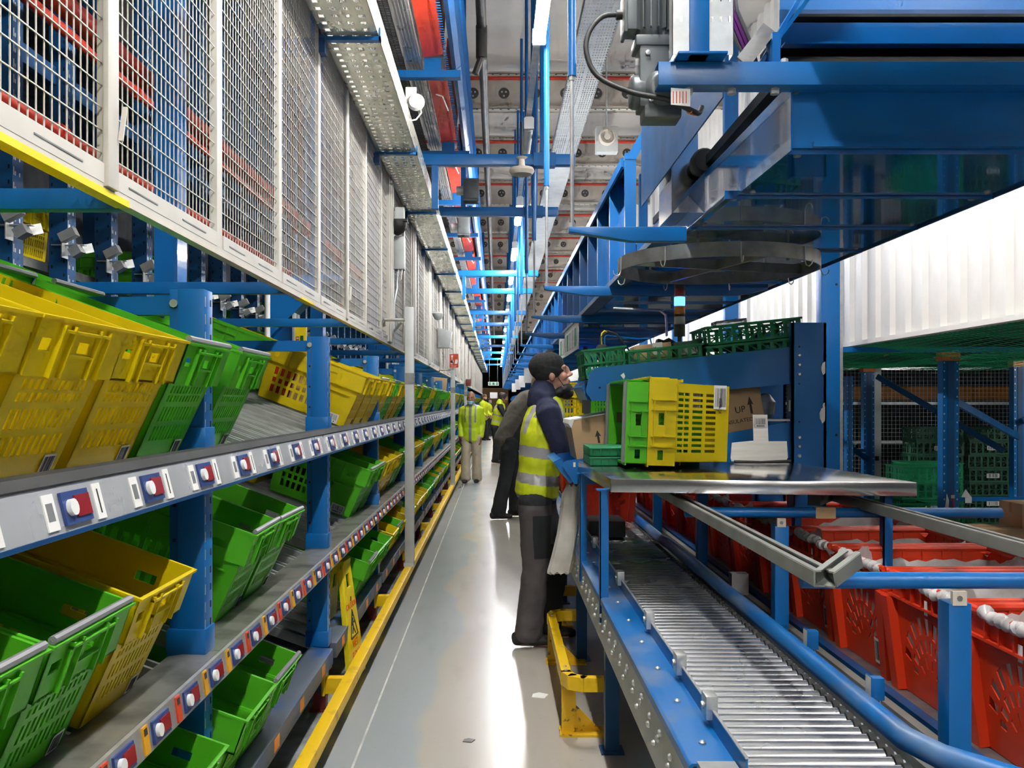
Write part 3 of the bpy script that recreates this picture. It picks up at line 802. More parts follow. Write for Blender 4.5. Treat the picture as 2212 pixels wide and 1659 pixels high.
# blue building columns with haunch, white conduit, poster
for j, y in enumerate(COLY):
    t = thing('building_column', f'wide blue steel column with slanted bracket behind the rack, {nth(j + 1)} from the camera', 'column', (-1.60, y, 0), group='blue building columns')
    MB().box(-.10, .10, -.012, .012, 0, 2.42, 'blue').box(.085, .10, -.09, .10, 0, 2.42, 'galv_post').box(-.10, -.085, -.09, .10, 0, 2.42, 'blue').obj('shaft', t)
    MB().prism([(-.10, 1.98), (.34, 2.42), (.44, 2.42), (.44, 2.46), (-.10, 2.46)], lambda u, v, w: Vector((u - .0, w, v)), -.10, .10, 'blue').obj('haunch', t)
t = thing('white_conduit', 'white vertical pipe with round grey box beside the first wide blue column', 'pipe', (-1.672, 6.58, 0))
MB().tube([(0, 0, .05), (0, 0, 2.35)], .021, 'white', 12).obj('pipe', t)
MB().lathe([(.0, -.03), (.07, -.03), (.075, 0), (.0, .0)], (0, -.02, 1.87), 'galv_post', 20, 'y').tube([(0, 0, 1.94), (0, 0, 1.99)], .03, 'galv_post', 12).obj('round_box', t)
MB().tube([(.01, -.02, 1.78), (.07, -.03, 1.74), (.15, -.03, 1.70)], .004, 'cardboard', 6).tube([(.01, -.02, 1.80), (.03, -.03, 1.74), (.10, -.03, 1.74), (.13, -.03, 1.79)], .004, 'cardboard', 6).obj('cable_tie', t)
t = thing('notice_poster', 'narrow yellow poster with purple print on the first wide blue column', 'poster', (-1.432, 6.60, 1.88), (0, 0, -.05)); t.scale = (1.12, 1, 1.12)
pz = MB().prism([(-.041, -.195), (.028, -.205), (.043, .185), (-.043, .20)], lambda u, v, w: Vector((u, w, v)), -.001, .001, 'white')
pz.prism([(-.036, -.185), (.024, -.193), (.037, .177), (-.038, .188)], lambda u, v, w: Vector((u, w, v)), -.002, -.001, 'sign_yellow')
pz.obj('sheet', t)
pp = MB().box(-.032, -.012, -.0028, -.002, -.02, .105, 'purple').box(-.028, .012, -.0028, -.002, -.05, -.025, 'purple').box(-.004, .017, -.0028, -.002, .03, .11, 'tray_dark').box(-.02, .004, -.0028, -.002, -.12, -.065, 'bar_grey').box(-.034, .03, -.0028, -.002, .165, .175, 'bar_grey')
for q in range(6): pp.box(-.03 + .001, -.014, -.0032, -.0027, -.012 + q * .02, -.002 + q * .02, 'sign_yellow')
pp.obj('print', t)
# things seen through the mesh: red pipes and tall blue column
for x, z, r, y0, w in ((-1.8, 3.17, .05, 1.5, 'thick red pipe'), (-2.25, 3.45, .03, 1.5, 'thin red pipe'), (-2.0, 2.75, .03, 3.0, 'short red pipe')):
    b = MB().tube([(x, y0, z), (x, 34 if r > .04 else 9, z)], r, 'red_paint', 14)
    y = y0 + 1.1
    while y < 12: b.tube([(x, y, z), (x, y + .06, z)], r + .012, 'red_paint', 14); y += 1.5
    tag(b.obj('fire_main'), f'{w} running behind the white mesh fence', 'pipe')
for j, y in enumerate((4.55, 8.3, 12.0, 15.8)):
    tag(MB().box(-1.70, -1.60, y - .07, y + .07, 2.0, 6.4, 'blue').box(-1.60, -1.585, y - .07, y + .07, 2.0, 6.4, 'blue_gloss').obj('mezzanine_post'), f'tall blue post behind the mesh fence, {nth(j + 1)} from the camera', 'post', 'tall posts behind the mesh fence')

# ------------------------------------------------------------------ large perforated cable tray along the fence
t = thing('cable_tray', 'large bright perforated cable tray hung over the rack below the blue frames', 'cable tray')
TX0, TX1, TZ = -.945, -.640, 3.50
y = 2.6
while y < 60:
    ye = y + 2.25; b = MB()
    if y < 15:
        cols = ((.045, .027), (.115, .027), (.180, .027), (.250, .027))
        us = [TX0]
        for c, wd in cols: us += [TX0 + c - wd / 2, TX0 + c + wd / 2]
        us.append(TX1); n = 26; pv = 2.25 / n; vv = [y]
        for q in range(n): vv += [y + (q + .3) * pv, y + (q + .7) * pv]
        vv.append(ye)
        hol = {(2 * a + 1, 2 * q + 1) for a in range(4) for q in range(n) if not (a in (1, 2) and q in (12, 13))}
        b.sheet(lambda u, v, w: Vector((u, v, TZ + w)), us, vv, hol, .003, 'tray_metal')
        for q in range(n):
            for c, wd in cols: b.box(TX0 + c - wd / 2 - .006, TX0 + c - wd / 2, y + (q + .3) * pv, y + (q + .7) * pv, TZ - .004, TZ, 'tray_metal').box(TX0 + c + wd / 2, TX0 + c + wd / 2 + .006, y + (q + .3) * pv, y + (q + .7) * pv, TZ - .004, TZ, 'tray_metal')
    else: b.box(TX0, TX1, y, ye, TZ, TZ + .003, 'tray_metal')
    b.obj('tray_floor', t)
    sd = MB()
    if y < 15:
        n = 30; vv = [y]; pv = 2.25 / n
        for q in range(n): vv += [y + (q + .3) * pv, y + (q + .6) * pv]
        vv.append(ye)
        sd.sheet(lambda u, v, w: Vector((TX1 - w, v, TZ + u)), [0, .03, .04, .10, .11, .15], vv, {(a, 2 * q + 1) for a in (1, 3) for q in range(n)}, .003, 'tray_metal')
    else: sd.box(TX1 - .003, TX1, y, ye, TZ, TZ + .15, 'tray_metal')
    sd.box(TX0, TX0 + .003, y, ye, TZ, TZ + .15, 'tray_metal').obj('tray_side', t)
    y = ye
for k in range(24):
    y = 4.89 + 2.25 * k
    s = thing('tray_support', f'blue strap bracket under the large cable tray, {nth(k + 1)} from the camera', 'bracket', (0, y, 0), group='brackets of the large cable tray')
    MB().box(TX0 - .02, TX1 + .012, -.02, .02, TZ - .028, TZ - .006, 'blue').box(TX1 + .004, TX1 + .012, -.02, .02, TZ - .028, TZ + .04, 'blue').obj('strap', s)
    MB().box(-1.30, TX0 + .02, -.035, .035, TZ - .10, TZ - .02, 'blue_dull').obj('arm', s)
p = at(893, 215, 6.75)
t = thing('antenna', 'round white disc antenna with cable on the side of the large cable tray', 'antenna', tuple(p))
MB().lathe([(0, -.03), (.05, -.028), (.065, 0), (.06, .02), (0, .022)], (.02, 0, -.02), 'white', 24, 'y').box(-.06, .02, .02, .05, -.02, .10, 'white').obj('disc', t)
MB().tube([(.05, 0, -.05), (.06, 0, -.10), (.02, 0, -.15), (-.03, 0, -.16)], .006, 'white', 6).obj('cable', t)

# ------------------------------------------------------------------ narrow overhead line beside the tray: profiles, red and blue guards
t = thing('overhead_line', 'overhead line of bright profiles with red panels and blue guards above the cable tray', 'conveyor')
b = MB().box(-.74, -.62, 3, 60, 4.30, 4.40, 'alu')
for x in (-.715, -.69, -.665, -.64): b.box(x - .004, x + .004, 3, 60, 4.296, 4.301, 'bar_grey')
b.obj('profile_rail', t)
for k in range(22):
    y = 3 + 2.4 * k
    MB().prism([(-.60, 4.34), (-.44, 4.37), (-.42, 4.66), (-.43, 4.66), (-.45, 4.38), (-.60, 4.35)], lambda u, v, w: Vector((u, w, v)), y, y + 2.0, 'red_tote').obj('red_panel', t)
    MB().prism([(-.385, 4.40), (-.35, 4.385), (-.31, 4.42), (-.29, 4.72), (-.30, 4.72), (-.32, 4.43), (-.35, 4.395), (-.38, 4.41)], lambda u, v, w: Vector((u, w, v)), y, y + 2.38, 'blue').obj('blue_guard', t)
    MB().box(-.84, -.30, y + 2.05, y + 2.13, 4.20, 4.26, 'blue').box(-.60, -.46, y + 2.05, y + 2.13, 4.26, 4.36, 'blue').obj('cross_arm', t)
    MB().tube([(-.56, y + .5, 4.35), (-.50, y + .5, 4.33), (-.47, y + .9, 4.33), (-.45, y + .95, 4.38)], .008, 'galv', 6).obj('bent_rod', t)
    if k < 5:
        g = MB(); q = 0
        while q < 2.35:
            g.box(-.90, -.76, y + q, y + q + .008, 4.30, 4.305, 'black'); q += .028
        for x in (-.895, -.86, -.83, -.80, -.765): g.box(x, x + .006, y, y + 2.38, 4.304, 4.31, 'black')
        g.obj('grille', t)
        g = MB(); q = 0
        while q < 2.35:
            g.box(-.272, -.268, y + q, y + q + .004, 4.38, 4.80, 'blue').box(-.432, -.40, y + q, y + q + .006, 4.325, 4.331, 'blue'); q += .045
        for z in range(10): g.box(-.272, -.268, y, y + 2.38, 4.38 + z * .045, 4.384 + z * .045, 'blue')
        g.obj('blue_mesh', t)
for i, (px, py, Y, lab) in enumerate(((1018, 412, 10.2, 'dark grey motor below the overhead line by the blue frame'), (1002, 490, 12.4, 'small dark motor below the overhead line, further down'))):
    p = at(px, py, Y)
    m = thing('line_motor', lab, 'motor', tuple(p))
    MB().box(-.08, .08, -.10, .10, -.11, .11, 'motor_grey').obj('housing', m, bev=.015)
    f = MB()
    for q in range(7): f.box(-.085, .085, -.09 + q * .03, -.08 + q * .03, -.13, .12, 'motor_grey')
    f.obj('fins', m)
    MB().cyl((-.17, 0, 0), (-.08, 0, 0), .05, 'galv_post', 14).obj('coupling', m)

# ------------------------------------------------------------------ grey columns in front of the rack with signs, boxes on the fence
for j, (y, ztop) in enumerate(((7.26, 2.28), (14.4, 2.13), (20.4, 2.03))):
    t = thing('grey_column', f'galvanised box column standing in front of the crate rack, {nth(j + 1)} from the camera', 'column', (-.700, y, 0), group='galvanised columns in front of the rack')
    MB().box(-.036, .036, -.03, .03, .21, ztop, 'galv_post').obj('shaft', t, bev=.003)
    MB().box(-.045, .036, -.04, .04, .20, .23, 'galv_post').box(-.038, .038, -.032, .032, 1.66, 1.75, 'galv_dark').obj('collar', t)
    MB().tube([(-.03, 0, ztop - .10), (-.20, 0, ztop - .10), (-.215, .04, ztop - .11), (-.22, .09, ztop - .14)], .013, 'galv', 8).obj('stay_tube', t)
t = thing('call_point_sign', 'red and white fire alarm call point sign on the second grey column', 'sign', (-.68, 14.35, 2.17))
MB().box(-.078, .078, -.004, .004, -.115, .115, 'white').obj('board', t)
MB().box(-.070, .070, -.0065, -.004, -.107, .107, 'tag_red').obj('red_field', t)
b = MB().lathe([(0, -.009), (.026, -.009), (.026, -.006), (0, -.006)], (-.030, 0, -.01), 'white', 14, 'y').box(-.050, -.016, -.009, -.0065, -.05, .0, 'white').box(-.036, -.024, -.009, -.0065, .0, .052, 'white').box(-.045, -.015, -.009, -.0065, .058, .09, 'white')
for x in (.022, .036, .05): b.prism([(x - .012, -.045), (x + .004, -.045), (x + .012, 0), (x + .002, .035), (x - .002, -.01)], lambda u, v, w: Vector((u, w, v)), -.009, -.0065, 'white')
b.obj('symbol', t)
for s, z in (('Fire alarm', -.072), ('call point', -.092)): text(s, .022, 'white', t, (0, -.0072, z), (1, 0, 0), (0, 0, 1))
t = thing('red_box', 'dark red square box on the third grey column', 'box', (-.64, 20.3, 1.95))
MB().box(-.055, .055, -.03, .03, -.075, .075, 'red_dark').obj('case', t, bev=.004)
t = thing('junction_box', 'tall grey junction box with conduit on the mesh fence above the first grey column', 'electrical box', (-.90, 8.35, 2.89))
MB().box(-.05, .05, -.07, .07, -.15, .15, 'galv_post').obj('case', t, bev=.004)
MB().tube([(-.02, -.02, -.15), (-.02, -.02, -.32), (-.04, -.06, -.45), (-.04, -.06, -.72), (.13, -1.0, -.72)], .010, 'galv', 8).tube([(.0, -.05, -.15), (-.01, -.06, -.22), (.02, -.06, -.25), (.03, -.04, -.15)], .005, 'galv', 6).obj('conduit', t)
t = thing('dome_camera', 'black dome camera in a bracket above the tall junction box', 'camera', (-.90, 8.2, 3.12))
MB().lathe([(.01, -.09), (.06, -.06), (.085, .0), (.085, .03)], (0, 0, 0), 'black', 20).box(-.08, .09, -.07, .07, .03, .05, 'black').obj('dome', t)
MB().box(-.02, .06, -.04, .04, .05, .16, 'galv_post').tube([(-.05, 0, .05), (-.05, 0, .35)], .016, 'galv', 8).obj('bracket', t)
t = thing('white_dome_camera', 'small pale dome camera on the fence beyond the first grey column', 'camera', (-.86, 13.2, 2.78))
MB().lathe([(.01, -.07), (.05, -.05), (.075, 0), (.08, .03), (.03, .05)], (0, 0, 0), 'galv_post', 18).box(-.10, .0, -.03, .03, .03, .06, 'galv_post').obj('dome', t)
t = thing('pale_cabinet', 'slanted pale cabinet on the fence beyond the small dome camera', 'electrical box', (-.86, 14.6, 2.55))
MB().prism([(-.08, -.16), (.10, -.16), (.14, .10), (-.08, .16)], lambda u, v, w: Vector((u, w, v)), -.12, .12, 'galv_post').obj('case', t, bev=.004)

# ------------------------------------------------------------------ wet floor sign behind the rail
t = thing('wet_floor_sign', 'yellow folding caution wet floor sign standing between the rail and the rack', 'floor sign', (-.835, 4.97, 0), (0, 0, -.10))
fn = lambda sgn: (lambda u, v, w: Vector((-.025 + sgn * (.020 + .115 * (1 - v) * .62 + w), u * (.075 + .072 * (1 - v)), .012 + v * .625)))
def sign_leaf(sgn):
    f = fn(sgn)
    us = [-1, -.45, .45, 1]; vv = [0, .78, .90, 1]
    return MB().sheet(f, us, vv, {(1, 1)}, .012, 'sign_yellow')
lf = sign_leaf(1); lf.box(-.03, .012, -.07, .07, .63, .652, 'sign_yellow')
for s in (-1, 1): lf.prism([(0, 0), (.03, 0), (.01, .6), (-.015, .6)], lambda u, v, w, s=s: Vector((.05 - v * .09 + u, s * (.145 - .072 * v / .64) + w, v + .01)), -.006, .006, 'sign_yellow')
lf.obj('front_leaf', t, bev=.002)
sign_leaf(-1).obj('back_leaf', t, bev=.002)
f = fn(1); o0 = lambda v: f(0, v, .0128)
uu = Vector((0, 1, 0)); vv_ = (f(0, 1, 0) - f(0, 0, 0)).normalized()
text('CAUTION', .046, 'tag_red', t, o0(.625), uu, vv_, sx=1.0); text('WET', .056, 'tag_red', t, o0(.295), uu, vv_, sx=.9); text('FLOOR', .056, 'tag_red', t, o0(.20), uu, vv_, sx=.9)
b = MB()
tri = [o0(.355) + uu * -.072, o0(.355) + uu * .072, o0(.585)]; up_ = .085
for a in range(3): b.tube([tri[a], tri[(a + 1) % 3]], .0035, 'ink', 6)
for pts in (((.0, .43), (-.012, .40), (-.006, .35), (.022, .29)), ((-.006, .36), (-.03, .30)), ((-.012, .40), (.018, .385), (.026, .40)), ((-.012, .40), (-.030, .37))):
    b.tube([o0(v + up_) + uu * u for u, v in pts], .0038, 'ink', 6)
b.lathe([(0, -.003), (.008, -.003), (.008, .003), (0, .003)], o0(.452 + up_) + uu * .004, 'ink', 10, 'x')
b.box(*[c for c in (o0(.66).x - .001, o0(.66).x + .002, -.006, .006, o0(.66).z, o0(.70).z)], 'ink')
b.obj('symbol', t)

# ------------------------------------------------------------------ far end of the aisle
t = thing('exit_sign', 'pale green and white exit sign hanging far down the aisle', 'sign', tuple(at(1066, 829, 44)))
MB().box(-.26, .26, -.03, .03, -.09, .09, 'white').obj('board', t)
b = MB()
for x in (-.17, 0, .17): b.box(x - .055, x + .055, -.035, -.03, -.06, .06, 'exit_green')
for x in (-.17, .17): b.prism([(x - .03, 0), (x + .01, .03), (x + .01, .01), (x + .035, .01), (x + .035, -.01), (x + .01, -.01), (x + .01, -.03)], lambda u, v, w: Vector((u, w, v)), -.038, -.035, 'white')
b.obj('symbols', t)
for s in (-1, 1): MB().tube([(s * .2, 0, .09), (s * .2, 0, 1.2)], .008, 'galv', 6).obj('hanger', t)
tag(MB().box(-.45, .05, 60, 60.04, 1.75, 2.15, 'white').obj('notice_board'), 'blank white board low at the far end of the aisle', 'board')
tag(MB().box(-1.2, .9, 70, 70.1, 0, 2.6, 'cardboard_dark').obj('dark_shutter'), 'dark shutter closing the far end of the aisle', 'shutter')
# ------------------------------------------------------------------ roller conveyor beside the aisle
t = thing('roller_conveyor', 'roller conveyor with dusty blue side frame running beside the aisle under the steel table', 'conveyor')
YC0, YC1 = 2.0, 9.6
MB().box(.437, .443, YC0, YC1, .515, .672, 'galv_post').box(.443, .53, YC0, YC1, .515, .522, 'galv_post').obj('side_plate', t)
MB().prism([(.432, .676), (.432, .700), (.440, .706), (.538, .706), (.538, .70), (.445, .70), (.437, .694), (.437, .676)], lambda u, v, y: Vector((u, y, v)), YC0 + .03, YC1, 'blue_worn').obj('top_flange', t)
MB().box(.538, .543, YC0 - .05, YC1, .60, .748, 'blue_worn').box(.537, .544, YC0 - .05, YC1, .748, .7515, 'galv').obj('guide_plate', t)
MB().box(.45, .535, YC0 - .02, YC0 + .03, .64, .712, 'galv').obj('end_plate', t)
for y in (2.25, 2.62, 3.15, 3.9, 4.9): MB().box(.522, .552, y, y + .055, .725, .785, 'galv').lathe([(.010, -.03), (.010, -.022)], (.545, y + .03, .755), 'galv_dark', 8, 'x').obj('latch_block', t, bev=.003)
y = 2.10; n = 0
bl = MB()
while y < 7:
    for (dy, z, r) in ((0, .64, .010), (.035, .612, .011), (.10, .575, .009), (.16, .63, .010), (.19, .595, .010)):
        bl.lathe([(r, 0), (r, -.004), (r * .6, -.009), (0, -.010)], (.437, y + dy, z), 'galv', 10, 'x')
    bl.lathe([(.009, 0), (.009, .004), (.004, .008)], (.49, y + .05, .706), 'galv', 8)
    y += .30
bl.obj('bolt_heads', t)
y = 1.92
for i in range(96):
    MB().tube([(.548, y, .668), (.925, y, .668)], .0205, 'roller', 12).obj('roller', t); y += .0485
b = MB(); y = 1.92
for i in range(96):
    b.cyl((.928, y, .672), (.945, y, .672), .021, 'rubber', 10).cyl((.945, y, .672), (.955, y, .672), .010, 'galv', 8); y += .0485
b.obj('drive_chain', t)
MB().box(.958, .972, YC0 - .1, 7, .50, .665, 'blue_dull').box(.972, 1.03, YC0 - .1, 7, .50, .51, 'blue_dull').obj('inner_side', t)
MB().tube([(1.20, 1.86, .69), (1.16, 1.93, .695), (1.03, 2.08, .70), (.995, 2.2, .70), (.995, 5.2, .70), (.98, 5.4, .70), (.98, 7, .70)], .030, 'blue_worn', 14).obj('guide_tube', t)
for y in (2.5, 3.9, 5.3, 6.8):
    MB().box(.47, .53, y, y + .06, 0, .515, 'blue_dull').box(.90, .96, y, y + .06, 0, .515, 'blue_dull').box(.47, .96, y + .01, y + .05, .30, .35, 'blue_dull').box(.45, .55, y - .02, y + .08, 0, .008, 'blue_dull').obj('leg', t)
for y in (2.43, 2.93):
    MB().box(1.01, 1.045, y, y + .03, .715, .775, 'blue').box(1.006, 1.01, y - .005, y + .035, .71, .78, 'beam_beige').cyl((1.03, y + .015, .69), (1.03, y + .015, .72), .012, 'galv', 8).obj('sensor', t, bev=.003)
tag(MB().box(.56, .78, 5.45, 5.75, .70, .80, 'black').obj('black_tray', bev=.01), 'black plastic block lying on the rollers behind the worker', 'block')

# ------------------------------------------------------------------ lane of red totes
t = thing('tote_conveyor', 'low dark conveyor lane with grey side rails carrying the red totes', 'conveyor')
MB().box(1.27, 2.05, 1.5, 9.6, .50, .545, 'galv_dark').obj('belt_bed', t)
for x0, x1, z0, z1, m, nm in ((1.235, 1.27, .46, .60, 'blue_dull', 'side_frame'), (2.05, 2.09, .46, .60, 'blue_dull', 'side_frame'), (1.185, 1.215, .56, .60, 'grey_rail', 'guide_rail'), (1.085, 1.135, .55, .595, 'grey_rail', 'guide_rail'), (1.135, 1.185, .50, .55, 'black', 'cable_duct')):
    MB().box(x0, x1, 1.9, 9.6, z0, z1, m).obj(nm, t)
for y in (2.4, 3.5, 4.6, 5.7, 7.2):
    MB().box(1.10, 1.16, y, y + .06, 0, .55, 'blue_dull').box(1.98, 2.04, y, y + .06, 0, .5, 'blue_dull').box(1.10, 2.04, y, y + .05, .40, .46, 'blue_dull').obj('leg', t)
MB().box(1.12, 1.20, 4.3, 4.36, .60, .70, 'galv').obj('sensor_bracket', t)

TL, TW, THT = .62, .46, .385
def tote_mesh():
    mb = MB(); b = .035
    X = lambda v, s: s * (TL / 2 - b * (1 - v / THT)); Y = lambda v, s: s * (TW / 2 - b * .8 * (1 - v / THT))
    def fan(put, half):                               # wall with a fan of slots: polar sheet out to the rectangle
        cz, R = .06, min(.21, half * .86); nT = 21
        th = [PI * i / nT for i in range(nT + 1)]
        rr = [.0, .26, .42, .49, .67, .74, .98, 1.0, 1.01, 2.0]
        def fn(t, r, w):
            c, s_ = math.cos(t), math.sin(t)
            if r <= 1: x, z = R * r * c, cz + R * 1.15 * r * s_
            else:
                k = min(1 / max(abs(c), 1e-6), (THT - cz) / half / max(s_, 1e-6))
                x, z = (R * c) * (2 - r) + (r - 1) * half * k * c, cz + R * 1.15 * s_ * (2 - r) + (r - 1) * half * k * s_
            return put(x / half, z, w)
        hol = {(i, j) for i in range(1, nT - 1) for j in (1, 3, 5) if (i + (j // 2)) % 2 == 0 and not (j == 1 and i % 4)}
        mb.sheet(fn, th, rr, hol, .004, 'red_tote')
        mb.sheet(lambda u, v, w: put(u, v, w), [-1, 1], [0, cz], set(), .004, 'red_tote')
    for s in (-1, 1):
        fan(lambda u, v, w, s=s: Vector((X(v, s) - s * w, u * abs(Y(v, 1)), v)), TW / 2)
        fan(lambda u, v, w, s=s: Vector((u * abs(X(v, 1)), Y(v, s) - s * w, v)), TL / 2)
    mb.box(-TL / 2 + b, TL / 2 - b, -TW / 2 + b, TW / 2 - b, 0, .006, 'red_tote')
    c = [(-TL / 2, -TW / 2), (TL / 2, -TW / 2), (TL / 2, TW / 2), (-TL / 2, TW / 2)]
    for k in range(4):
        (xa, ya), (xb, yb) = c[k], c[(k + 1) % 4]
        mb.tube([(xa, ya, THT), (xb, yb, THT)], .013, 'red_tote', 8)
        mb.beam((xa * 1.01, ya * 1.01, THT - .07), (xb * 1.01, yb * 1.01, THT - .07), .012, .008, 'red_tote')
        mb.beam((xa, ya, THT - .075), (xa * .9, ya * .9, 0), .05, .05, 'red_tote', (1, 0, 0))
    for s in (-1, 1):                                  # rib grid of the upper band
        for q in range(6):
            u = -.20 + q * .08; mb.box(u, u + .006, s * (TW / 2 + .008), s * (TW / 2 - .010), THT - .07, THT - .005, 'red_tote')
        mb.box(-.22, .22, s * (TW / 2 + .008), s * (TW / 2 - .008), THT - .042, THT - .036, 'red_tote')
        for q in range(5):
            u = -.15 + q * .07; mb.box(s * (TL / 2 + .01), s * (TL / 2 - .008), u, u + .006, THT - .07, THT - .005, 'red_tote')
    return mb.mesh('red_tote')
tote_me = tote_mesh()
def bag_mesh(seed):
    rnd = random.Random(seed); mb = MB(); n = 56; rows = []
    for (k, dz) in ((.84, -.345), (.90, -.22), (.94, -.10), (.95, -.045)):
        row = []
        for i in range(n):
            a = 2 * PI * (i + .5) / n; c, s = math.cos(a), math.sin(a); m = max(abs(c), abs(s)) ** .95
            top = dz > -.06
            peak = .085 * max(0, math.cos(a - 2.3 * (seed % 2) - .75)) ** 8 + .05 * max(0, math.cos(a - 5.2 - .3 * seed)) ** 6 if top else 0
            q = k * (1 - peak * 1.2) + rnd.uniform(-.012, .012)
            row.append(Vector((c / m * TL / 2 * q, s / m * TW / 2 * q, THT + dz + peak + rnd.uniform(-.012, .012))))
        rows.append(row)
    vs = [v for r in rows for v in r]; k = len(rows)
    fs = [(i * n + j, i * n + (j + 1) % n, (i + 1) * n + (j + 1) % n, (i + 1) * n + j) for i in range(k - 1) for j in range(n)]
    mb.add(vs, fs + [tuple(range(n))], 'bag')
    L = [Vector((-TL / 2 + rnd.uniform(-.014, .006), y * TW / 2, THT + .004 + rnd.uniform(-.018, .008))) for y in [-.93 + .035 * i for i in range(46)]]
    for _ in range(2): L = [L[0]] + [(L[i - 1] + L[i] + L[i + 1]) / 3 for i in range(1, len(L) - 1)] + [L[-1]]
    mb.tube([Vector((-TL / 2 * .93, -TW / 2 * .93, THT - .05))] + L, [.01] + [.016 + .004 * math.sin(i * 1.3 + seed) + .003 * math.sin(i * 2.9) for i in range(len(L))], 'bag', 10)
    return mb.mesh('bag')
bags = [bag_mesh(s) for s in (1, 2, 3)]
for i in range(13):
    y = 2.36 + .515 * i
    far_ = i > 5
    place = ('nearest the camera', 'second from the camera', 'third from the camera', 'fourth from the camera')[i] if i < 4 else nth(i + 1) + ' from the camera'
    t = thing('red_tote', f'red pierced tote in the lane beside the rollers, {place}', 'tote', (1.665, y, .547), (0, 0, random.uniform(-.02, .02)), group='red totes in the lane')
    ob('tub', tote_me, t)
    if i < 9:
        l = MB(); barcode(l, (-TL / 2 + .026, -.12, .07), (0, -1, 0), (-.08, 0, 1), .06, .09, i, False)
        l.prism([(-.02, .30), (.0, .30), (.0, .345), (-.02, .345)], lambda u, v, w: Vector((-TL / 2 - .004 - w, u - .02, v)), 0, .001, 'paper')
        l.obj('label', t)
    if i < 8:
        g = ob('tote_bag', bags[i % 3], None, (1.665, y, .547)); tag(g, f'clear white plastic bag lining the red tote {place}', 'bag', 'bags lining the red totes')
for i in range(3):
    t = ob('red_tote', tote_me, None, (.75, 6.55 + .70 * i, .692), (0, 0, PI / 2)); t.scale = (1, .86, 1); tag(t, f'red pierced tote standing on the rollers behind the worker, {nth(i + 1)} along', 'tote', 'red totes on the rollers')
for i in range(7):
    t = ob('red_tote', tote_me, None, (2.40, 4.2 + .56 * i, .30), (0, 0, 0)); tag(t, f'red pierced tote in the lower row behind the lane, {nth(i + 1)} from the camera', 'tote', 'red totes in the lower row')
tag(MB().box(2.12, 2.72, 3.9, 8.1, .24, .30, 'galv_dark').box(2.14, 2.2, 3.95, 4.0, 0, .24, 'blue_dull').box(2.64, 2.70, 3.95, 4.0, 0, .24, 'blue_dull').box(2.14, 2.2, 7.95, 8.0, 0, .24, 'blue_dull').box(2.64, 2.70, 7.95, 8.0, 0, .24, 'blue_dull').obj('tote_shelf'), 'low dark shelf behind the tote lane', 'shelf')

# frame of grey channels on blue posts over the totes
t = thing('channel_frame', 'grey channel rails on blue posts and cross tubes above the red totes', 'rail frame')
def chan(path, w=.05, h=.035):
    b = MB()
    for (p, q) in zip(path[:-1], path[1:]):
        p, q = Vector(p), Vector(q); d = (q - p).normalized(); a = d.cross(Vector((0, 0, 1))).normalized()
        b.beam(p, q, w, .004, 'grey_rail')
        for s in (-1, 1):
            b.beam(p + a * s * w / 2 + Vector((0, 0, h / 2)), q + a * s * w / 2 + Vector((0, 0, h / 2)), .004, h, 'grey_rail')
            b.beam(p + a * s * (w / 2 - .008) + Vector((0, 0, h)), q + a * s * (w / 2 - .008) + Vector((0, 0, h)), .016, .004, 'grey_rail')
    return b
chan([(.865, 2.20, 1.12), (.775, 2.13, 1.085), (.775, 8.4, 1.085)]).obj('channel', t)
chan([(1.50, 2.0, 1.085), (1.50, 8.4, 1.085)]).obj('channel', t)
for y in (2.27, 3.67, 5.07, 6.47):
    MB().tube([(.765, y, 1.072), (2.05, y, 1.068)], .021, 'blue', 12).obj('cross_tube', t)
    MB().box(1.122, 1.180, y - .03, y + .03, .46, 1.02, 'blue').obj('post', t, bev=.006)
    MB().box(1.13, 1.165, y - .034, y - .022, 1.015, 1.05, 'beam_beige').lathe([(.007, -.002), (.007, 0)], (1.147, y - .034, 1.033), 'galv_dark', 8, 'y').obj('bracket', t)
MB().box(1.29, 1.37, 3.647, 3.693, 1.048, 1.093, 'cardboard').obj('tape', t)

# ------------------------------------------------------------------ steel table
t = thing('steel_table', 'stainless steel table top on blue legs over the roller conveyor', 'table')
ZT = 1.21
poly = [(.459, 3.64), (1.618, 3.474), (1.52, 4.60), (.424, 4.72)]
MB().prism(poly, lambda u, v, z: Vector((u, v, z)), ZT - .055, ZT, 'steel').obj('table_top', t, bev=.004)
for (x, y, z0) in ((.448, 3.76, .60), (.443, 4.62, .60), (1.56, 3.60, .0), (1.50, 4.5, .0)):
    b = MB().box(x - .018, x + .018, y - .003, y + .003, z0, ZT - .055, 'blue').box(x - .018, x - .014, y - .003, y + .036, z0, ZT - .055, 'blue')
    b.box(x - .03, x + .05, y - .01, y + .05, ZT - .06, ZT - .055, 'blue').obj('leg', t)
MB().beam((1.30, 3.70, ZT - .09), (1.95, 4.9, ZT - .14), .05, .05, 'black').obj('brace', t)

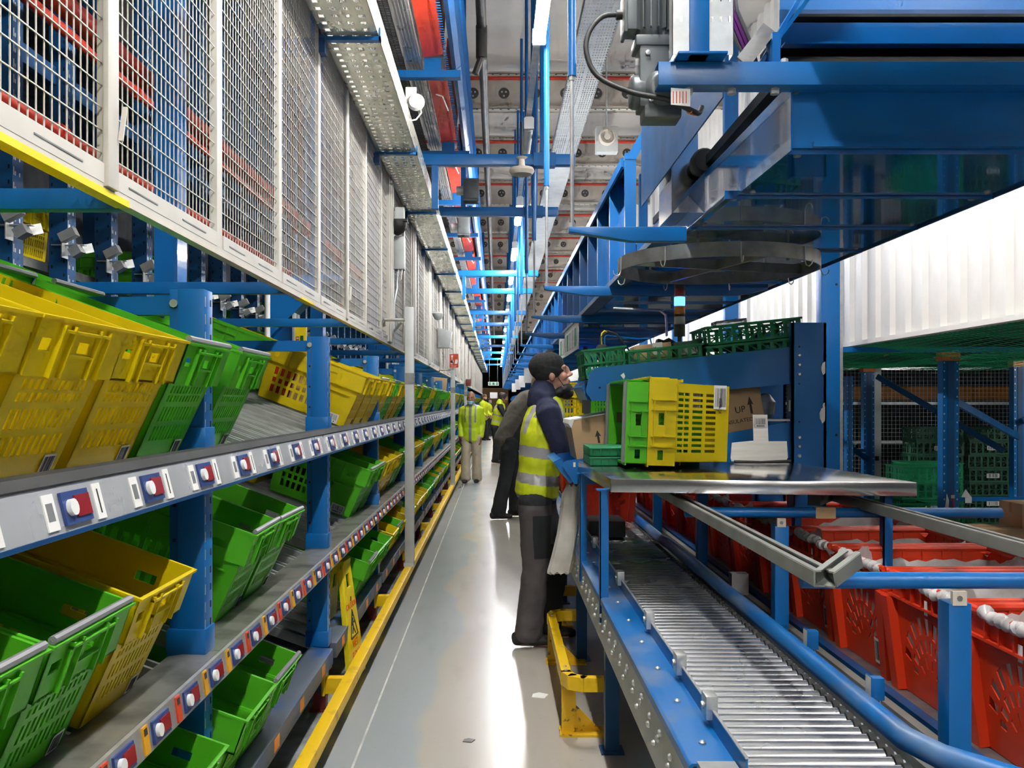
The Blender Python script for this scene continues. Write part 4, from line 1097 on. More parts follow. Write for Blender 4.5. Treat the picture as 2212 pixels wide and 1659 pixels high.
# crates lying on the table
def lie(x, y, z, c, label, sc):
    o = thing('lying_crate', label, 'crate', (x, y, z), group='crates lying on the steel table')
    o.rotation_euler = Matrix(((0, 0, -1), (-1, 0, 0), (0, 1, 0))).to_euler()
    o.scale = (sc,) * 3
    ob('basket', crate_me[(c, True)], o)
    l = MB(); barcode(l, (.010, .105, .038), (0, 0, 1), (0, -1, 0), .05, .095, 5, False); l.obj('barcode_label', o)
    if c == 'green':
        for me in bar_mes: ob('handle_bar', me, o)
    else: text('ST3-102-220', .013, 'ink', o, (.0135, .072, .038), (0, -1, 0), (0, 0, -1), sx=.9)
    return o
sc = 1.15
a = lie(1.06, 4.135, ZT + (CW1 / 2 + .008) * sc, 'yellow', 'yellow crate lying on its side on the steel table, base to the wide blue post', sc)
a.rotation_euler.rotate(Euler((0, .035, 0)))
b_ = lie(.945, 4.155, ZT + (CW1 / 2 + .006) * sc, 'green', 'green crate nested in the yellow crate on the steel table, grey bars at its mouth', sc * .955)
b_.rotation_euler.rotate(Euler((0, .035, 0)))
for q in range(2):
    f = MB().box(.45, .98, 4.36, 4.70, ZT + .002 + q * .046, ZT + .044 + q * .046, 'tray_green')
    for x in (.46, .50, .54, .58, .63, .70): f.box(x, x + .006, 4.352, 4.36, ZT + .004 + q * .046, ZT + .042 + q * .046, 'tray_green')
    f.box(.445, .99, 4.350, 4.36, ZT + .036 + q * .046, ZT + .042 + q * .046, 'tray_green')
    tag(f.obj('folded_tray', bev=.003), f"{('lower', 'upper')[q]} folded green tray lying on the back of the steel table", 'tray', 'folded trays on the steel table')
t = thing('label_holder', 'bent bare metal holder with a barcode on an upright tongue, standing on the steel table', 'label holder', (1.32, 4.52, ZT), (0, 0, .03))
MB().prism([(-.145, .012), (.13, .012), (.14, .03), (.138, .112), (.045, .112), (.045, .245), (-.03, .245), (-.03, .115), (-.14, .105), (-.15, .03)], lambda u, v, w: Vector((u, w + v * .12, v)), -.0015, .0015, 'steel_dull').obj('plate', t)
MB().tube([(-.135, -.012, .012), (.0, -.012, .008), (.15, -.01, .014)], .007, 'rubber', 8).box(-.14, .14, -.02, .05, 0, .003, 'steel_dull').obj('foot', t)
l = MB(); barcode(l, (.008, .018, .205), (1, 0, 0), (0, .12, 1), .06, .05, 8, True); l.obj('barcode_label', t)

# ------------------------------------------------------------------ sloping pick station behind the table
def station(yn, full, idx):
    lab = 'blue sloping two-level chute station behind the steel table' if full else f'blue sloping chute station along the conveyor, {nth(idx)} from the camera'
    t = thing('chute_station', lab, 'chute station', (0, yn, 0), group='blue chute stations')
    up = [(.470, 1.575), (.492, 1.672), (.525, 1.70), (1.556, 1.810), (1.556, 1.616), (.62, 1.525), (.505, 1.525)]
    lo = [(.345, 1.185), (.365, 1.208), (.50, 1.225), (1.556, 1.415), (1.556, 1.225), (.52, 1.085), (.41, 1.085)]
    for pl in (up, lo):
        for y in (.0, .64): MB().prism(pl, lambda u, v, w: Vector((u, w, v)), y - .0025, y + .0025, 'blue').obj('side_panel', t)
    for (xa, za, xb, zb) in ((.50, 1.63, 1.75, 1.762), (.40, 1.13, 1.75, 1.36)):
        MB().beam((xa, .32, za), (xb, .32, zb), .63, .01, 'blue_dull').obj('chute_floor', t)
    MB().prism([(.30, 1.20), (.34, 1.22), (.41, 1.10), (.39, 1.085)], lambda u, v, w: Vector((u, w, v)), .02, .62, 'blue').prism([(.455, 1.60), (.475, 1.63), (.525, 1.535), (.50, 1.515)], lambda u, v, w: Vector((u, w, v)), .10, .62, 'blue').box(.455, .50, .02, .04, 1.46, 1.53, 'black').obj('end_lip', t)
    for y in (-.02, .65):
        b = MB().box(1.552, 1.734, y - .01, y, 0, 1.937, 'blue').box(1.552, 1.565, y - .01, y + .07, 0, 1.937, 'blue').box(1.72, 1.734, y - .01, y + .07, 0, 1.937, 'blue')
        b.obj('post', t)
    if full:
        b = MB()
        for z in (1.765, 1.715, 1.665, 1.332, 1.285, 1.235): b.lathe([(.0, -.009), (.006, -.009), (.010, -.004), (.010, 0)], (1.592, -.03, z), 'galv', 12, 'y')
        b.obj('bolts', t)
        b = MB()
        for z in (1.81, 1.615, 1.415, 1.185): b.lathe([(.0, -.001), (.0045, -.001), (.0045, 0)], (1.592, -.03, z), 'dark', 8, 'y')
        b.lathe([(.0, -.001), (.006, -.001), (.006, 0)], (.545, -.0025, 1.595), 'dark', 8, 'y')
        b.obj('holes', t)
        b = MB()
        for (x, z, w, h) in ((1.72, 1.70, .012, .04), (1.716, 1.455, .016, .05), (1.722, 1.5, .006, .02)):
            b.prism([(x - w, z - h * .4), (x - w * .2, z - h), (x + w * .7, z - h * .7), (x + w * .7, z + h * .8), (x - w * .5, z + h * .6), (x - w * 1.1, z + h * .1)], lambda u, v, q: Vector((u, q, v)), -.0315, -.03, 'paper')
        b.prism([(.655, 1.66), (.672, 1.674), (.68, 1.655), (.672, 1.64)], lambda u, v, q: Vector((u, q, v)), -.0045, -.0025, 'paper')
        for x in (.405, .43, .455): b.box(x, x + .012, -.0045, -.0025, 1.175, 1.20, 'paper')
        b.obj('torn_labels', t)
        MB().box(1.40, 1.556, -.006, .05, 1.418, 1.428, 'steel_dull').box(1.545, 1.553, -.012, .0, 1.47, 1.53, 'galv').obj('lip_strip', t)
        MB().box(.98, 1.55, .615, .625, 1.44, 1.64, 'blue_dull').box(1.22, 1.30, .56, .615, 1.40, 1.66, 'blue').obj('back_plate', t)
    return t
station(4.78, True, 1)
for i, y in enumerate((8.9, 13.0, 17.1, 21.2, 25.3, 29.4)): station(y, False, i + 2)

def tray_mesh(m, L=.56, W=.40, H=.13):
    mb = MB(); nu, nv = 15, 5
    us = [0]
    for q in range(7): us += [.03 + q * .137, .03 + q * .137 + .095]
    us.append(1); vv = [0, H * .14, H * .46, H * .54, H * .86, H]
    hol = {(i, j) for i in range(1, 15, 2) for j in (1, 3)}
    for s in (-1, 1):
        mb.sheet(lambda u, v, w, s=s: Vector(((u - .5) * L, s * (W / 2 - w), v)), us, vv, hol, .004, m)
        mb.sheet(lambda u, v, w, s=s: Vector((s * (L / 2 - w), (u - .5) * W, v)), us, vv, {h for h in hol if h[0] != 7}, .004, m)
        for q in range(7):
            u = (-.5 + .03 + q * .137) * L
            mb.beam((u, s * (W / 2 + .002), H * .14), (u + .095 * L, s * (W / 2 + .002), H * .46), .004, .006, m).beam((u + .095 * L, s * (W / 2 + .002), H * .54), (u, s * (W / 2 + .002), H * .86), .004, .006, m)
        mb.box(-L / 2 - .008, L / 2 + .008, s * (W / 2 - .004), s * (W / 2 + .010), H - .010, H, m).box(-L / 2 - .004, L / 2 + .004, s * (W / 2 - .004), s * (W / 2 + .006), H * .48, H * .52, m)
        mb.box(s * (L / 2 - .004), s * (L / 2 + .010), -W / 2, W / 2, H - .010, H, m)
    mb.box(-L / 2, L / 2, -W / 2, W / 2, 0, .005, m)
    return mb.mesh('produce_tray')
trm = {'tray_green': tray_mesh('tray_green'), 'tray_dark': tray_mesh('tray_dark')}
trs = tray_mesh('tray_green', .50, .38, .10)
A = -math.atan2(.132, 1.25)
def on_up(x, h=0): return 1.636 + (x - .50) * .1056 + h
def tray(name_label, x, y, z, ry=A, me=None, m='tray_green', rz=0, group=None):
    o = ob('produce_tray', me or trm[m], None, (x, y, z), (0, ry, rz)); return tag(o, name_label, 'tray', group)
g = 'green trays on the sloping chute'
tray('long green tray on the upper chute, its rim just over the blue panel', .905, 4.99, on_up(.905, .004), me=tray_mesh('tray_green', .40, .38, .13), group=g)
tray('green slatted tray at the low end of the upper chute behind the worker', .585, 4.99, on_up(.585, .004), me=tray_mesh('tray_green', .225, .38, .16), group=g)
tray('lower green tray of the pair stacked at the high end of the upper chute', 1.375, 4.99, on_up(1.375, .012), me=trs, group=g)
tray('upper green tray of the pair stacked at the high end of the upper chute', 1.375, 4.99, on_up(1.375, .118), me=trs, group=g)
def carton(label, x, y, z, sx, sy, sz, m='cardboard', ry=A, rz=0, name='carton', cat='box'):
    o = MB().box(-sx / 2, sx / 2, -sy / 2, sy / 2, 0, sz, m).box(-sx / 2 - .0005, sx / 2 + .0005, -.02, .02, sz * .6, sz + .0006, 'cardboard_dark' if m == 'cardboard' else m).obj(name, None, bev=.002)
    o.location = (x, y, z); o.rotation_euler = (0, ry, rz); return tag(o, label, cat)
t = carton('patterned tan carton with a white round-cornered print in the long green tray', .855, 4.97, on_up(.855, .045), .185, .25, .115)
d = MB().box(-.008, .045, -.1262, -.125, .055, .118, 'paper'); d.obj('print', t)
text('Yeo', .030, 'ink', t, (.018, -.1265, .086), (1, 0, 0), (0, 0, 1))
z = MB()
for q in range(8): z.box(-.085 + q * .01, -.082 + q * .01, -.1258, -.125, .045, .05, 'tray_dark')
z.box(-.05, .09, -.1258, -.125, .034, .038, 'tray_dark').obj('pattern', t)
t = carton('dark green carton with a white barcode strip in the long green tray', 1.03, 4.97, on_up(1.03, .055), .14, .24, .10, 'tray_dark')
l = MB(); barcode(l, (.0, -.1215, .05), (1, 0, 0), (0, 0, 1), .11, .04, 4, False); l.obj('barcode_label', t)
carton('small dark green box with a pale lid edge in the long green tray', .70, 5.0, on_up(.70, .05), .10, .18, .075, 'tray_dark')
carton('clear plastic punnet standing on the stacked pair of trays', 1.30, 5.05, on_up(1.30, .225), .17, .12, .03, 'clear', cat='punnet', name='punnet')
# brown boxes on the lower chute
AL = -math.atan2(.23, 1.35)
def big_box(label, x, z, L, H, yn=4.90, D=.42):
    o = MB().box(0, L, 0, D, 0, H, 'cardboard').box(0, L, D / 2 - .025, D / 2 + .025, H, H + .0008, 'paper').obj('shipping_box', None, bev=.003)
    o.location = (x, yn, z); o.rotation_euler = (0, AL, 0); return tag(o, label, 'box')
def arrow(o, x, z, h):
    MB().prism([(-.006, 0), (.006, 0), (.006, h * .55), (.017, h * .5), (0, h), (-.017, h * .5), (-.006, h * .55)], lambda u, v, w: Vector((x + u, w, z + v)), -.001, 0, 'ink').obj('arrow', o)
o = big_box('brown box with an upward arrow at the low end of the lower chute', .435, 1.205, .54, .215)
arrow(o, .135, .07, .07); text('THIS WAY', .040, 'ink', o, (.185, -.0008, .085), (1, 0, 0), (0, 0, 1), align='LEFT')
MB().prism([(-.012, .20), (.0, .175), (.02, .215), (.54, .222), (.54, .228), (-.005, .222)], lambda u, v, w: Vector((u, w, v)), -.004, .42, 'paper').obj('torn_flap', o)
o = big_box('brown box marked UP at the high end of the lower chute', 1.00, 1.305, .47, .235)
text('UP', .048, 'ink', o, (.345, -.0008, .115), (1, 0, 0), (0, 0, 1)); arrow(o, .405, .085, .095); text('INSULATED', .030, 'ink', o, (.33, -.0008, .055), (1, 0, 0), (0, 0, 1))
o = MB().lathe([(.02, 0), (.055, .03), (.06, .10), (.03, .14), (.01, .15)], (0, 0, 0), 'clear', 12).obj('plastic_wrap')
o.location = (1.515, 5.10, 1.42); tag(o, 'crumpled clear plastic wrap beside the box marked UP', 'wrap')
# green and yellow crates on a shelf further back at chute height
for i, x in enumerate((.46, .80, 1.14)):
    crate('green' if i else 'yellow', (x, 6.35, 1.33), (0, 0, -PI / 2), f"{'green' if i else 'yellow'} crate standing behind the chute station, {nth(i + 1)} from the aisle", 'crates behind the chute station')
tag(MB().box(.28, 1.5, 6.28, 7.0, 1.29, 1.325, 'galv_dark').box(.30, .36, 6.6, 6.66, 0, 1.29, 'blue_dull').box(1.4, 1.46, 6.6, 6.66, 0, 1.29, 'blue_dull').obj('crate_stand'), 'grey stand behind the chute station holding crates', 'stand')

# scanner, signal towers, bent tube on the station
t = thing('barcode_scanner', 'black camera scanner with yellow cable hanging over the upper chute', 'scanner', tuple(at(1300, 762, 5.15)))
MB().box(-.026, .026, -.026, .026, -.012, .045, 'black').box(-.030, .030, -.022, .022, -.005, .038, 'motor_grey').obj('body', t, bev=.006)
MB().tube([(0, 0, -.012), (0, 0, -.05)], .016, 'black', 14).obj('lens', t)
MB().tube([(.0, 0, .045), (-.004, 0, .075), (.0, 0, .11), (.015, 0, .125), (.03, 0, .118)], .0045, 'sign_yellow', 8).obj('cable', t)
MB().tube([(-.008, 0, .045), (-.005, 0, .09), (.03, 0, .125), (.08, 0, .11), (.17, .02, .0)], .005, 'rubber', 8).obj('lead', t)
MB().tube([(.018, .02, .04), (.018, .02, .09), (.03, .02, .10), (.22, .10, .085), (.30, .14, .09), (.32, .14, .0)], .005, 'blue', 8).obj('holder', t)
def tower(i, p, lit=True):
    t = thing('signal_tower', f'signal tower with lit blue segment on the chute station, {nth(i)} from the camera', 'signal light', tuple(p), group='signal towers')
    r = .032; z = 0
    MB().tube([(0, 0, -.03), (0, 0, .02)], .012, 'black', 10).tube([(0, 0, .02), (0, 0, .085)], r, 'black', 18).obj('base', t)
    for nm, z0, z1, m in (('clear_segment', .088, .135, 'beacon_clear'), ('collar', .135, .15, 'black'), ('amber_segment', .15, .197, 'beacon_amber'), ('blue_segment', .20, .25, 'beacon_blue'), ('red_segment', .253, .30, 'beacon_red'), ('cap', .30, .325, 'black')):
        MB().lathe([(r * .97, z0), (r, z0 + .003), (r, z1 - .003), (r * .97, z1)], (0, 0, 0), m, 20).obj(nm, t)
    return t
tower(1, at(1468, 734, 5.30)); tower(2, at(1265, 800, 12.4) + Vector((0, 0, .0)))
tag(MB().box(.93, 1.62, 5.26, 5.34, 1.815, 1.855, 'blue').box(.95, 1.0, 5.27, 5.33, 1.66, 1.82, 'blue').box(1.54, 1.59, 5.27, 5.33, 1.70, 1.82, 'blue').obj('tower_bridge'), 'blue bridge over the upper chute carrying the signal tower', 'bridge')
tag(MB().tube([at(1325, 666, 5.6), at(1425, 671, 5.6), at(1438, 680, 5.55), at(1440, 700, 5.5), at(1440, 725, 5.45)], .008, 'galv', 8).obj('bent_tube'), 'bent thin grey tube between the blue pans and the signal tower', 'tube')
t = thing('black_cover', 'crumpled black plastic cover on the blue bridge beside the signal tower', 'cover', (.98, 5.28, 1.857))
MB().prism([(-.05, 0), (-.04, .03), (-.01, .02), (.02, .035), (.06, .01), (.09, .0)], lambda u, v, w: Vector((u, w, v)), -.04, .04, 'black').obj('sheet', t)

# white plastic sleeves hanging by the conveyor
t = thing('sleeve_bundle', 'bundle of white plastic sleeves hanging on the conveyor frame beside the worker', 'sleeve bundle', (.40, 5.0, 0))
mb = MB(); rows = []; n = 18
for (z, cx, w, d) in ((1.06, .03, .040, .03), (1.0, .02, .060, .035), (.9, .01, .060, .04), (.78, -.01, .058, .04), (.66, -.035, .062, .035), (.575, -.055, .066, .025), (.57, -.055, .05, .012)):
    rows.append([Vector((cx + w * math.cos(2 * PI * j / n) * (1 + .06 * math.sin(5 * 2 * PI * j / n)), d * math.sin(2 * PI * j / n), z + .008 * math.sin(3 * j))) for j in range(n)])
vs = [v for r in rows for v in r]
mb.add(vs, [(i * n + j, i * n + (j + 1) % n, (i + 1) * n + (j + 1) % n, (i + 1) * n + j) for i in range(len(rows) - 1) for j in range(n)] + [tuple(range(n)), tuple((len(rows) - 1) * n + j for j in range(n))], 'bag_roll').obj('sleeves', t)
MB().box(.02, .09, -.02, .02, 1.03, 1.05, 'bar_grey').obj('hook', t)

# ------------------------------------------------------------------ yellow guard rails along the conveyor
def guard(i, y):
    t = thing('guard_rail', f'short yellow floor guard rail with bent ends beside the conveyor, {nth(i)} from the camera', 'guard rail', (.318, y, 0), group='short yellow guard rails')
    b = MB(); path = [(.20, 0), (.07, 0), (.02, .03), (0, .09), (0, 1.22), (.02, 1.28), (.07, 1.31), (.18, 1.31)]
    h = .027
    for (a, c) in zip(path[:-1], path[1:]):
        d = (Vector(c) - Vector(a)).normalized() * .012
        b.beam((a[0] - d.x, a[1] - d.y, .255), (c[0] + d.x, c[1] + d.y, .255), .045, .062, 'rail_yellow')
    b.obj('rail', t)
    for yy in (.10, 1.22):
        MB().box(-.02, .045, yy - .012, yy + .012, .01, .225, 'rail_yellow_worn').prism([(.045, .01), (.16, .01), (.045, .13)], lambda u, v, w: Vector((u, yy + w, v)), -.004, .004, 'rail_yellow_worn').box(-.03, .20, yy - .06, yy + .06, 0, .01, 'rail_yellow_worn').obj('foot', t)
    bl = MB()
    for (x, yy) in ((.0, .10), (.0, .16), (.0, 1.16), (.0, 1.22)): bl.lathe([(.009, 0), (.007, .004), (0, .005)], (x, yy, .286), 'galv', 8)
    bl.obj('bolts', t)
for i, y in enumerate((4.05, 6.05, 8.07, 10.1, 12.3, 14.5, 16.7, 18.9, 21.1)): guard(i + 1, y)
for i, (px, py, Y, lab) in enumerate(((1165, 1503, 4.67, 'pale crumpled scrap on the floor near the first short guard rail'), (1134, 1170, 9.8, 'brown card scrap on the floor by the fourth short guard rail'), (1012, 1600, 4.05, 'dark scuffed scrap in the middle of the aisle floor'))):
    x = (px - CX) * Y / F
    tag(MB().prism([(-.05, -.02), (.03, -.03), (.06, .01), (.0, .03), (-.04, .015)], lambda u, v, w: Vector((x + u * (.8, .8, .5)[i], Y + v * (1.5, 1.5, .8)[i], w)), .0, .003, ('paper', 'cardboard', 'pipe_dark')[i]).obj('scrap'), lab, 'scrap')
# ------------------------------------------------------------------ overhead conveyor
ZB = 2.32; OX0, OX1 = .885, 1.93
t = thing('overhead_conveyor', 'big glossy blue overhead conveyor running above the pick stations', 'conveyor')
y = 2.87; i = 0
while y < 62:
    dy = .63 if y < 13 else 2.5
    x0 = OX0 + (.04 if i == 0 else 0)
    b = MB().box(x0, OX1, y + .006, y + dy - .006, ZB, ZB + .004, 'blue_gloss').box(x0, OX1, y + .004, y + .010, ZB - .012, ZB + .02, 'blue_gloss').box(x0, OX1, y + dy - .010, y + dy - .004, ZB, ZB + .02, 'blue_dull')
    b.obj('pan', t)
    if y < 6:
        q = MB()
        for x in (x0 + .05, OX1 - .06):
            for yy in (y + .06, y + dy - .06): q.lathe([(0, -.006), (.010, -.006), (.013, 0)], (x, yy, ZB), 'galv_dark', 10)
        q.obj('bolts', t)
    y += dy; i += 1
MB().prism([(OX0 + .04, 2.84), (OX0 + .045, 2.84), (OX0 + .005, 5.9), (OX0, 5.9)], lambda u, v, w: Vector((u, v, w)), ZB - .01, 2.525, 'blue_gloss').obj('side_plate', t)
MB().box(OX0, OX0 + .006, 5.9, 62, ZB - .01, 3.12, 'blue_gloss').box(OX1 - .006, OX1, 2.9, 62, ZB - .01, 2.6, 'blue_dull').obj('side_plate', t)
MB().box(.925, 2.45, 2.862, 2.868, ZB + .005, 2.53, 'blue').box(1.0, 2.45, 2.845, 2.862, ZB + .005, ZB + .022, 'blue').obj('end_panel', t)
MB().lathe([(0, -.012), (.010, -.012), (.014, -.004), (.014, 0)], (.947, 2.862, 2.508), 'galv_dark', 14, 'y').obj('bolt', t)
MB().box(.50, 2.45, 2.79, 2.796, 2.50, 2.572, 'blue').box(.50, 2.45, 2.795, 2.86, 2.568, 2.574, 'blue').box(.50, 2.45, 2.795, 2.86, 2.50, 2.506, 'blue').obj('cross_channel', t, bev=.002)
q = MB()
for x in (.60, .735, .87): q.tube([(x, 2.825, 2.482), (x, 2.825, 2.50)], .014, 'galv', 6)
for x in (.565, .70, .90): q.tube([(x, 2.825, 2.574), (x, 2.825, 2.592)], .012, 'galv', 6)
q.obj('bolts', t)
MB().box(.95, 2.45, 2.98, 5.5, 2.60, 2.64, 'rubber').tube([(.95, 3.0, 2.62), (2.45, 3.0, 2.62)], .045, 'rubber', 14).obj('belt', t)
MB().box(.945, 2.45, 3.0, 3.006, 2.70, 2.78, 'blue').box(.96, 2.45, 3.06, 3.066, 2.76, 2.85, 'blue_dull').box(.98, 2.45, 3.12, 3.126, 2.84, 3.3, 'blue').box(.945, 2.45, 2.96, 3.0, 2.695, 2.702, 'blue').obj('hood', t)
MB().box(.98, 2.45, 3.35, 3.36, 2.64, 2.80, 'rubber').box(.98, 2.45, 3.0, 3.36, 2.80, 2.81, 'rubber').obj('belt_cover', t)
MB().box(.88, .905, 2.88, 2.95, 2.572, 2.70, 'blue').beam((.90, 2.93, 2.68), (1.08, 2.93, 2.92), .07, .012, 'blue').beam((.86, 2.97, 2.62), (1.04, 2.97, 2.92), .012, .05, 'blue', (0, 1, 0)).box(.80, .91, 2.86, 2.98, 2.572, 2.58, 'blue').obj('hood_bracket', t)
# galvanised cable tray pieces standing on the cross channel, and the blue post between them
def slot_plate(x0, x1, y, z0, z1, n, m='galv'):
    us = [x0]
    for k in range(n):
        c = x0 + (k + .5) * (x1 - x0) / n; us += [c - .0035, c + .0035]
    us.append(x1); vv = [z0]; z = z0 + .10
    while z < z1 - .03: vv += [z, z + .018]; z += .062
    vv.append(z1)
    hol = {(2 * a + 1, 2 * b + 1) for a in range(n) for b in range((len(vv) - 1) // 2)}
    return MB().sheet(lambda u, v, w: Vector((u, y + w, v)), us, vv, hol, .002, m)
slot_plate(.535, .590, 2.75, 2.578, 3.5, 1).box(.535, .537, 2.75, 2.80, 2.578, 3.5, 'galv').obj('slotted_plate', t)
slot_plate(.642, .722, 2.75, 2.578, 3.5, 3).box(.72, .722, 2.75, 2.80, 2.578, 3.5, 'galv').obj('slotted_plate', t)
MB().box(.586, .646, 2.74, 2.80, 2.574, 4.6, 'blue').box(.55, .70, 2.73, 2.83, 2.574, 2.582, 'blue').obj('hanger_post', t, bev=.002)
MB().box(.735, .80, 3.2, 3.206, 2.62, 3.4, 'tray_metal').box(.80, .806, 3.2, 5.0, 2.60, 3.3, 'blue_dull').obj('back_plate', t)
for k, (m, dx) in enumerate((('bar_grey', 0), ('purple', .015), ('purple', .03), ('bar_grey', .045))):
    MB().tube([(.725 + dx, 2.95, 2.95), (.74 + dx, 2.95, 2.80), (.79 + dx, 2.96, 2.69), (.84 + dx * .5, 2.98, 2.63), (.74, 3.0, 2.60 - dx * .3)], .007, m, 8).obj('hose', t)
MB().beam((.80, 2.94, 2.60), (.885, 2.94, 2.71), .06, .004, 'steel_dull').beam((.79, 2.90, 2.61), (.875, 2.90, 2.72), .012, .05, 'steel_dull').obj('bent_bracket', t)
MB().prism([(.83, 2.70), (.95, 2.885), (.955, 2.55), (.832, 2.415)], lambda u, v, w: Vector((u, w, v)), 4.27, 4.274, 'steel').prism([(.832, 2.415), (.955, 2.55), (1.02, 2.55), (.90, 2.415)], lambda u, v, w: Vector((u, w, v)), 4.27, 4.60, 'steel_dull').box(.827, .832, 4.27, 4.60, 2.41, 2.72, 'steel').obj('drip_guard', t)
MB().lathe([(.0, 0), (.05, 0), (.06, .02), (.06, .07), (.045, .09), (.045, .14)], (.95, 4.1, 2.62), 'black', 18, 'y').obj('bearing', t)
y = 5.75; k = 0
while y < 40:
    b = MB().box(.815, .885, y - .018, y + .018, ZB + .0, 3.10, 'blue').box(.822, .878, y + .018, y + .026, ZB, 3.10, 'blue')
    b.prism([(.815, 3.06), (.885, 3.06), (.985, 3.26), (.945, 3.28)], lambda u, v, w: Vector((u, w, v)), y - .022, y + .022, 'blue')
    b.obj('guard_post', t)
    y += .78 if y < 20 else 1.4; k += 1
MB().prism([(.812, 3.07), (.83, 3.05), (.985, 3.25), (.95, 3.285)], lambda u, v, w: Vector((u, w, v)), 5.95, 62, 'blue_dull').box(.80, .815, 5.8, 62, 3.03, 3.09, 'blue').obj('guard_rail', t)
MB().box(.78, .885, 4.3, 62, ZB - .0, ZB + .035, 'blue_dull').obj('side_ledge', t)
for k in range(24):
    y = 4.16 + 2.12 * k
    s = thing('support_arm', f'tapered blue arm crossing under the overhead conveyor, {nth(k + 1)} from the camera', 'support arm', (0, y, 0), group='tapered arms under the overhead conveyor')
    xe = .87 if k == 0 else 1.88
    MB().prism([(.33, 2.322), (.33, 2.300), (.62, 2.256), (xe - (0 if k == 0 else .22), 2.256), (xe, 2.298), (xe, 2.322)], lambda u, v, w: Vector((u, w, v)), -.03, .03, 'blue').obj('arm', s, bev=.004)
    h = thing('hanger_rod', f'blue tube and threaded rod holding the arm under the overhead conveyor, {nth(k + 1)} from the camera', 'hanger', (.347, y, 0), group='hanger rods over the aisle')
    MB().tube([(0, 0, 3.02), (0, 0, 6.6)], .020, 'blue', 14).obj('tube', h)
    MB().tube([(0, 0, 2.322), (0, 0, 3.0)], .009, 'galv', 8).tube([(0, 0, 3.0), (0, 0, 3.03)], .015, 'galv', 6).tube([(0, 0, 2.322), (0, 0, 2.345)], .016, 'galv', 6).obj('rod', h)
# gear motor with cable
t = thing('gear_motor', 'dark grey geared motor with looping black cable at the end of the overhead conveyor', 'motor', (.505, 2.95, 0))
b = MB().tube([(0, 0, 2.70), (0, 0, 2.725), (0, 0, 3.15)], [.045, .058, .058], 'motor_grey', 20)
for q in range(18):
    a = 2 * PI * q / 18; b.beam((.063 * math.cos(a), .063 * math.sin(a), 2.72), (.063 * math.cos(a), .063 * math.sin(a), 3.1), .004, .016, 'motor_grey', (math.cos(a), math.sin(a), 0))
b.obj('motor_body', t)
MB().box(-.085, -.05, -.045, .045, 2.72, 2.84, 'motor_grey').box(-.095, -.083, -.05, .05, 2.71, 2.85, 'galv').obj('terminal_box', t, bev=.006)
MB().box(-.045, .05, -.05, .05, 2.47, 2.69, 'motor_grey').box(-.058, .058, -.055, .055, 2.665, 2.70, 'motor_grey').lathe([(.0, -.03), (.05, -.03), (.055, -.02), (.055, .02)], (-.04, -.0, 2.53), 'motor_grey', 20, 'x').lathe([(.045, -.02), (.06, -.0), (.06, .06)], (.03, -.05, 2.53), 'motor_grey', 20, 'y').box(-.03, .09, -.05, .05, 2.435, 2.48, 'motor_grey').obj('gearbox', t, bev=.006)
b = MB()
for (x, z) in ((-.02, 2.64), (.06, 2.50), (-.01, 2.49)): b.lathe([(0, -.01), (.008, -.008), (.009, 0)], (x, -.052, z), 'galv', 8, 'y')
b.obj('bolts', t)
cpts = [(-.10, 0, 2.785), (-.16, -.01, 2.775), (-.205, -.02, 2.72), (-.215, -.03, 2.65), (-.18, -.04, 2.57), (-.08, -.08, 2.505), (.03, -.10, 2.475), (.12, -.06, 2.452), (.16, .02, 2.47), (.19, .10, 2.52)]
sm = []
for i in range(len(cpts) - 1):
    p0, p1, p2, p3 = (Vector(cpts[max(0, min(len(cpts) - 1, i + d))]) for d in (-1, 0, 1, 2))
    for u in (0, .25, .5, .75):
        sm.append(.5 * ((2 * p1) + (p2 - p0) * u + (2 * p0 - 5 * p1 + 4 * p2 - p3) * u * u + (3 * p1 - p0 - 3 * p2 + p3) * u ** 3))
MB().tube(sm, .0085, 'rubber', 10).tube([(-.115, 0, 2.784), (-.085, 0, 2.785)], .016, 'black', 12).obj('cable', t)
b = MB().tube([(.11, -.065, 2.451), (.135, -.03, 2.456)], .0105, 'orange', 10); b.obj('cable_tie', t)
g = thing('warning_tag', 'small white tag with red print hanging below the blue cross channel', 'tag', (.57, 2.80, 2.468))
MB().prism([(-.030, -.026), (.030, -.032), (.030, .022), (-.030, .026)], lambda u, v, w: Vector((u, w, v)), -.001, .001, 'paper').obj('card', g)
b = MB()
for q in range(5): b.box(-.024 + q * .010, -.021 + q * .010, -.0016, -.001, -.022, .015, 'tag_red')
b.obj('print', g)

# hanging hoop with hooks
t = thing('hanging_hoop', 'big dark metal hoop with wire hooks hanging flat under the overhead conveyor', 'hoop', (1.155, 4.74, 2.238), (0, 0, .3))
R = .515; n = 56; b = MB(); vs = []
for j in range(n):
    a = 2 * PI * j / n
    for (r, z) in ((R, -.035), (R, .035), (R - .008, .035), (R - .008, -.035)): vs.append((r * math.cos(a), r * math.sin(a), z))
b.add(vs, [(4 * j + k, 4 * ((j + 1) % n) + k, 4 * ((j + 1) % n) + (k + 1) % 4, 4 * j + (k + 1) % 4) for j in range(n) for k in range(4)], 'grey_dark' if 'grey_dark' in M else 'galv_dark')
b.obj('ring', t)
MB().beam((-R, 0, .0), (R, 0, .0), .02, .05, 'galv_dark').beam((0, -R, .0), (0, R, .0), .02, .05, 'galv_dark').obj('cross_bar', t)
for q in range(4):
    a = PI / 4 + q * PI / 2
    MB().tube([(R * .7 * math.cos(a), R * .7 * math.sin(a), .0), (R * .7 * math.cos(a), R * .7 * math.sin(a), .115)], .008, 'galv_dark', 6).obj('drop_rod', t)
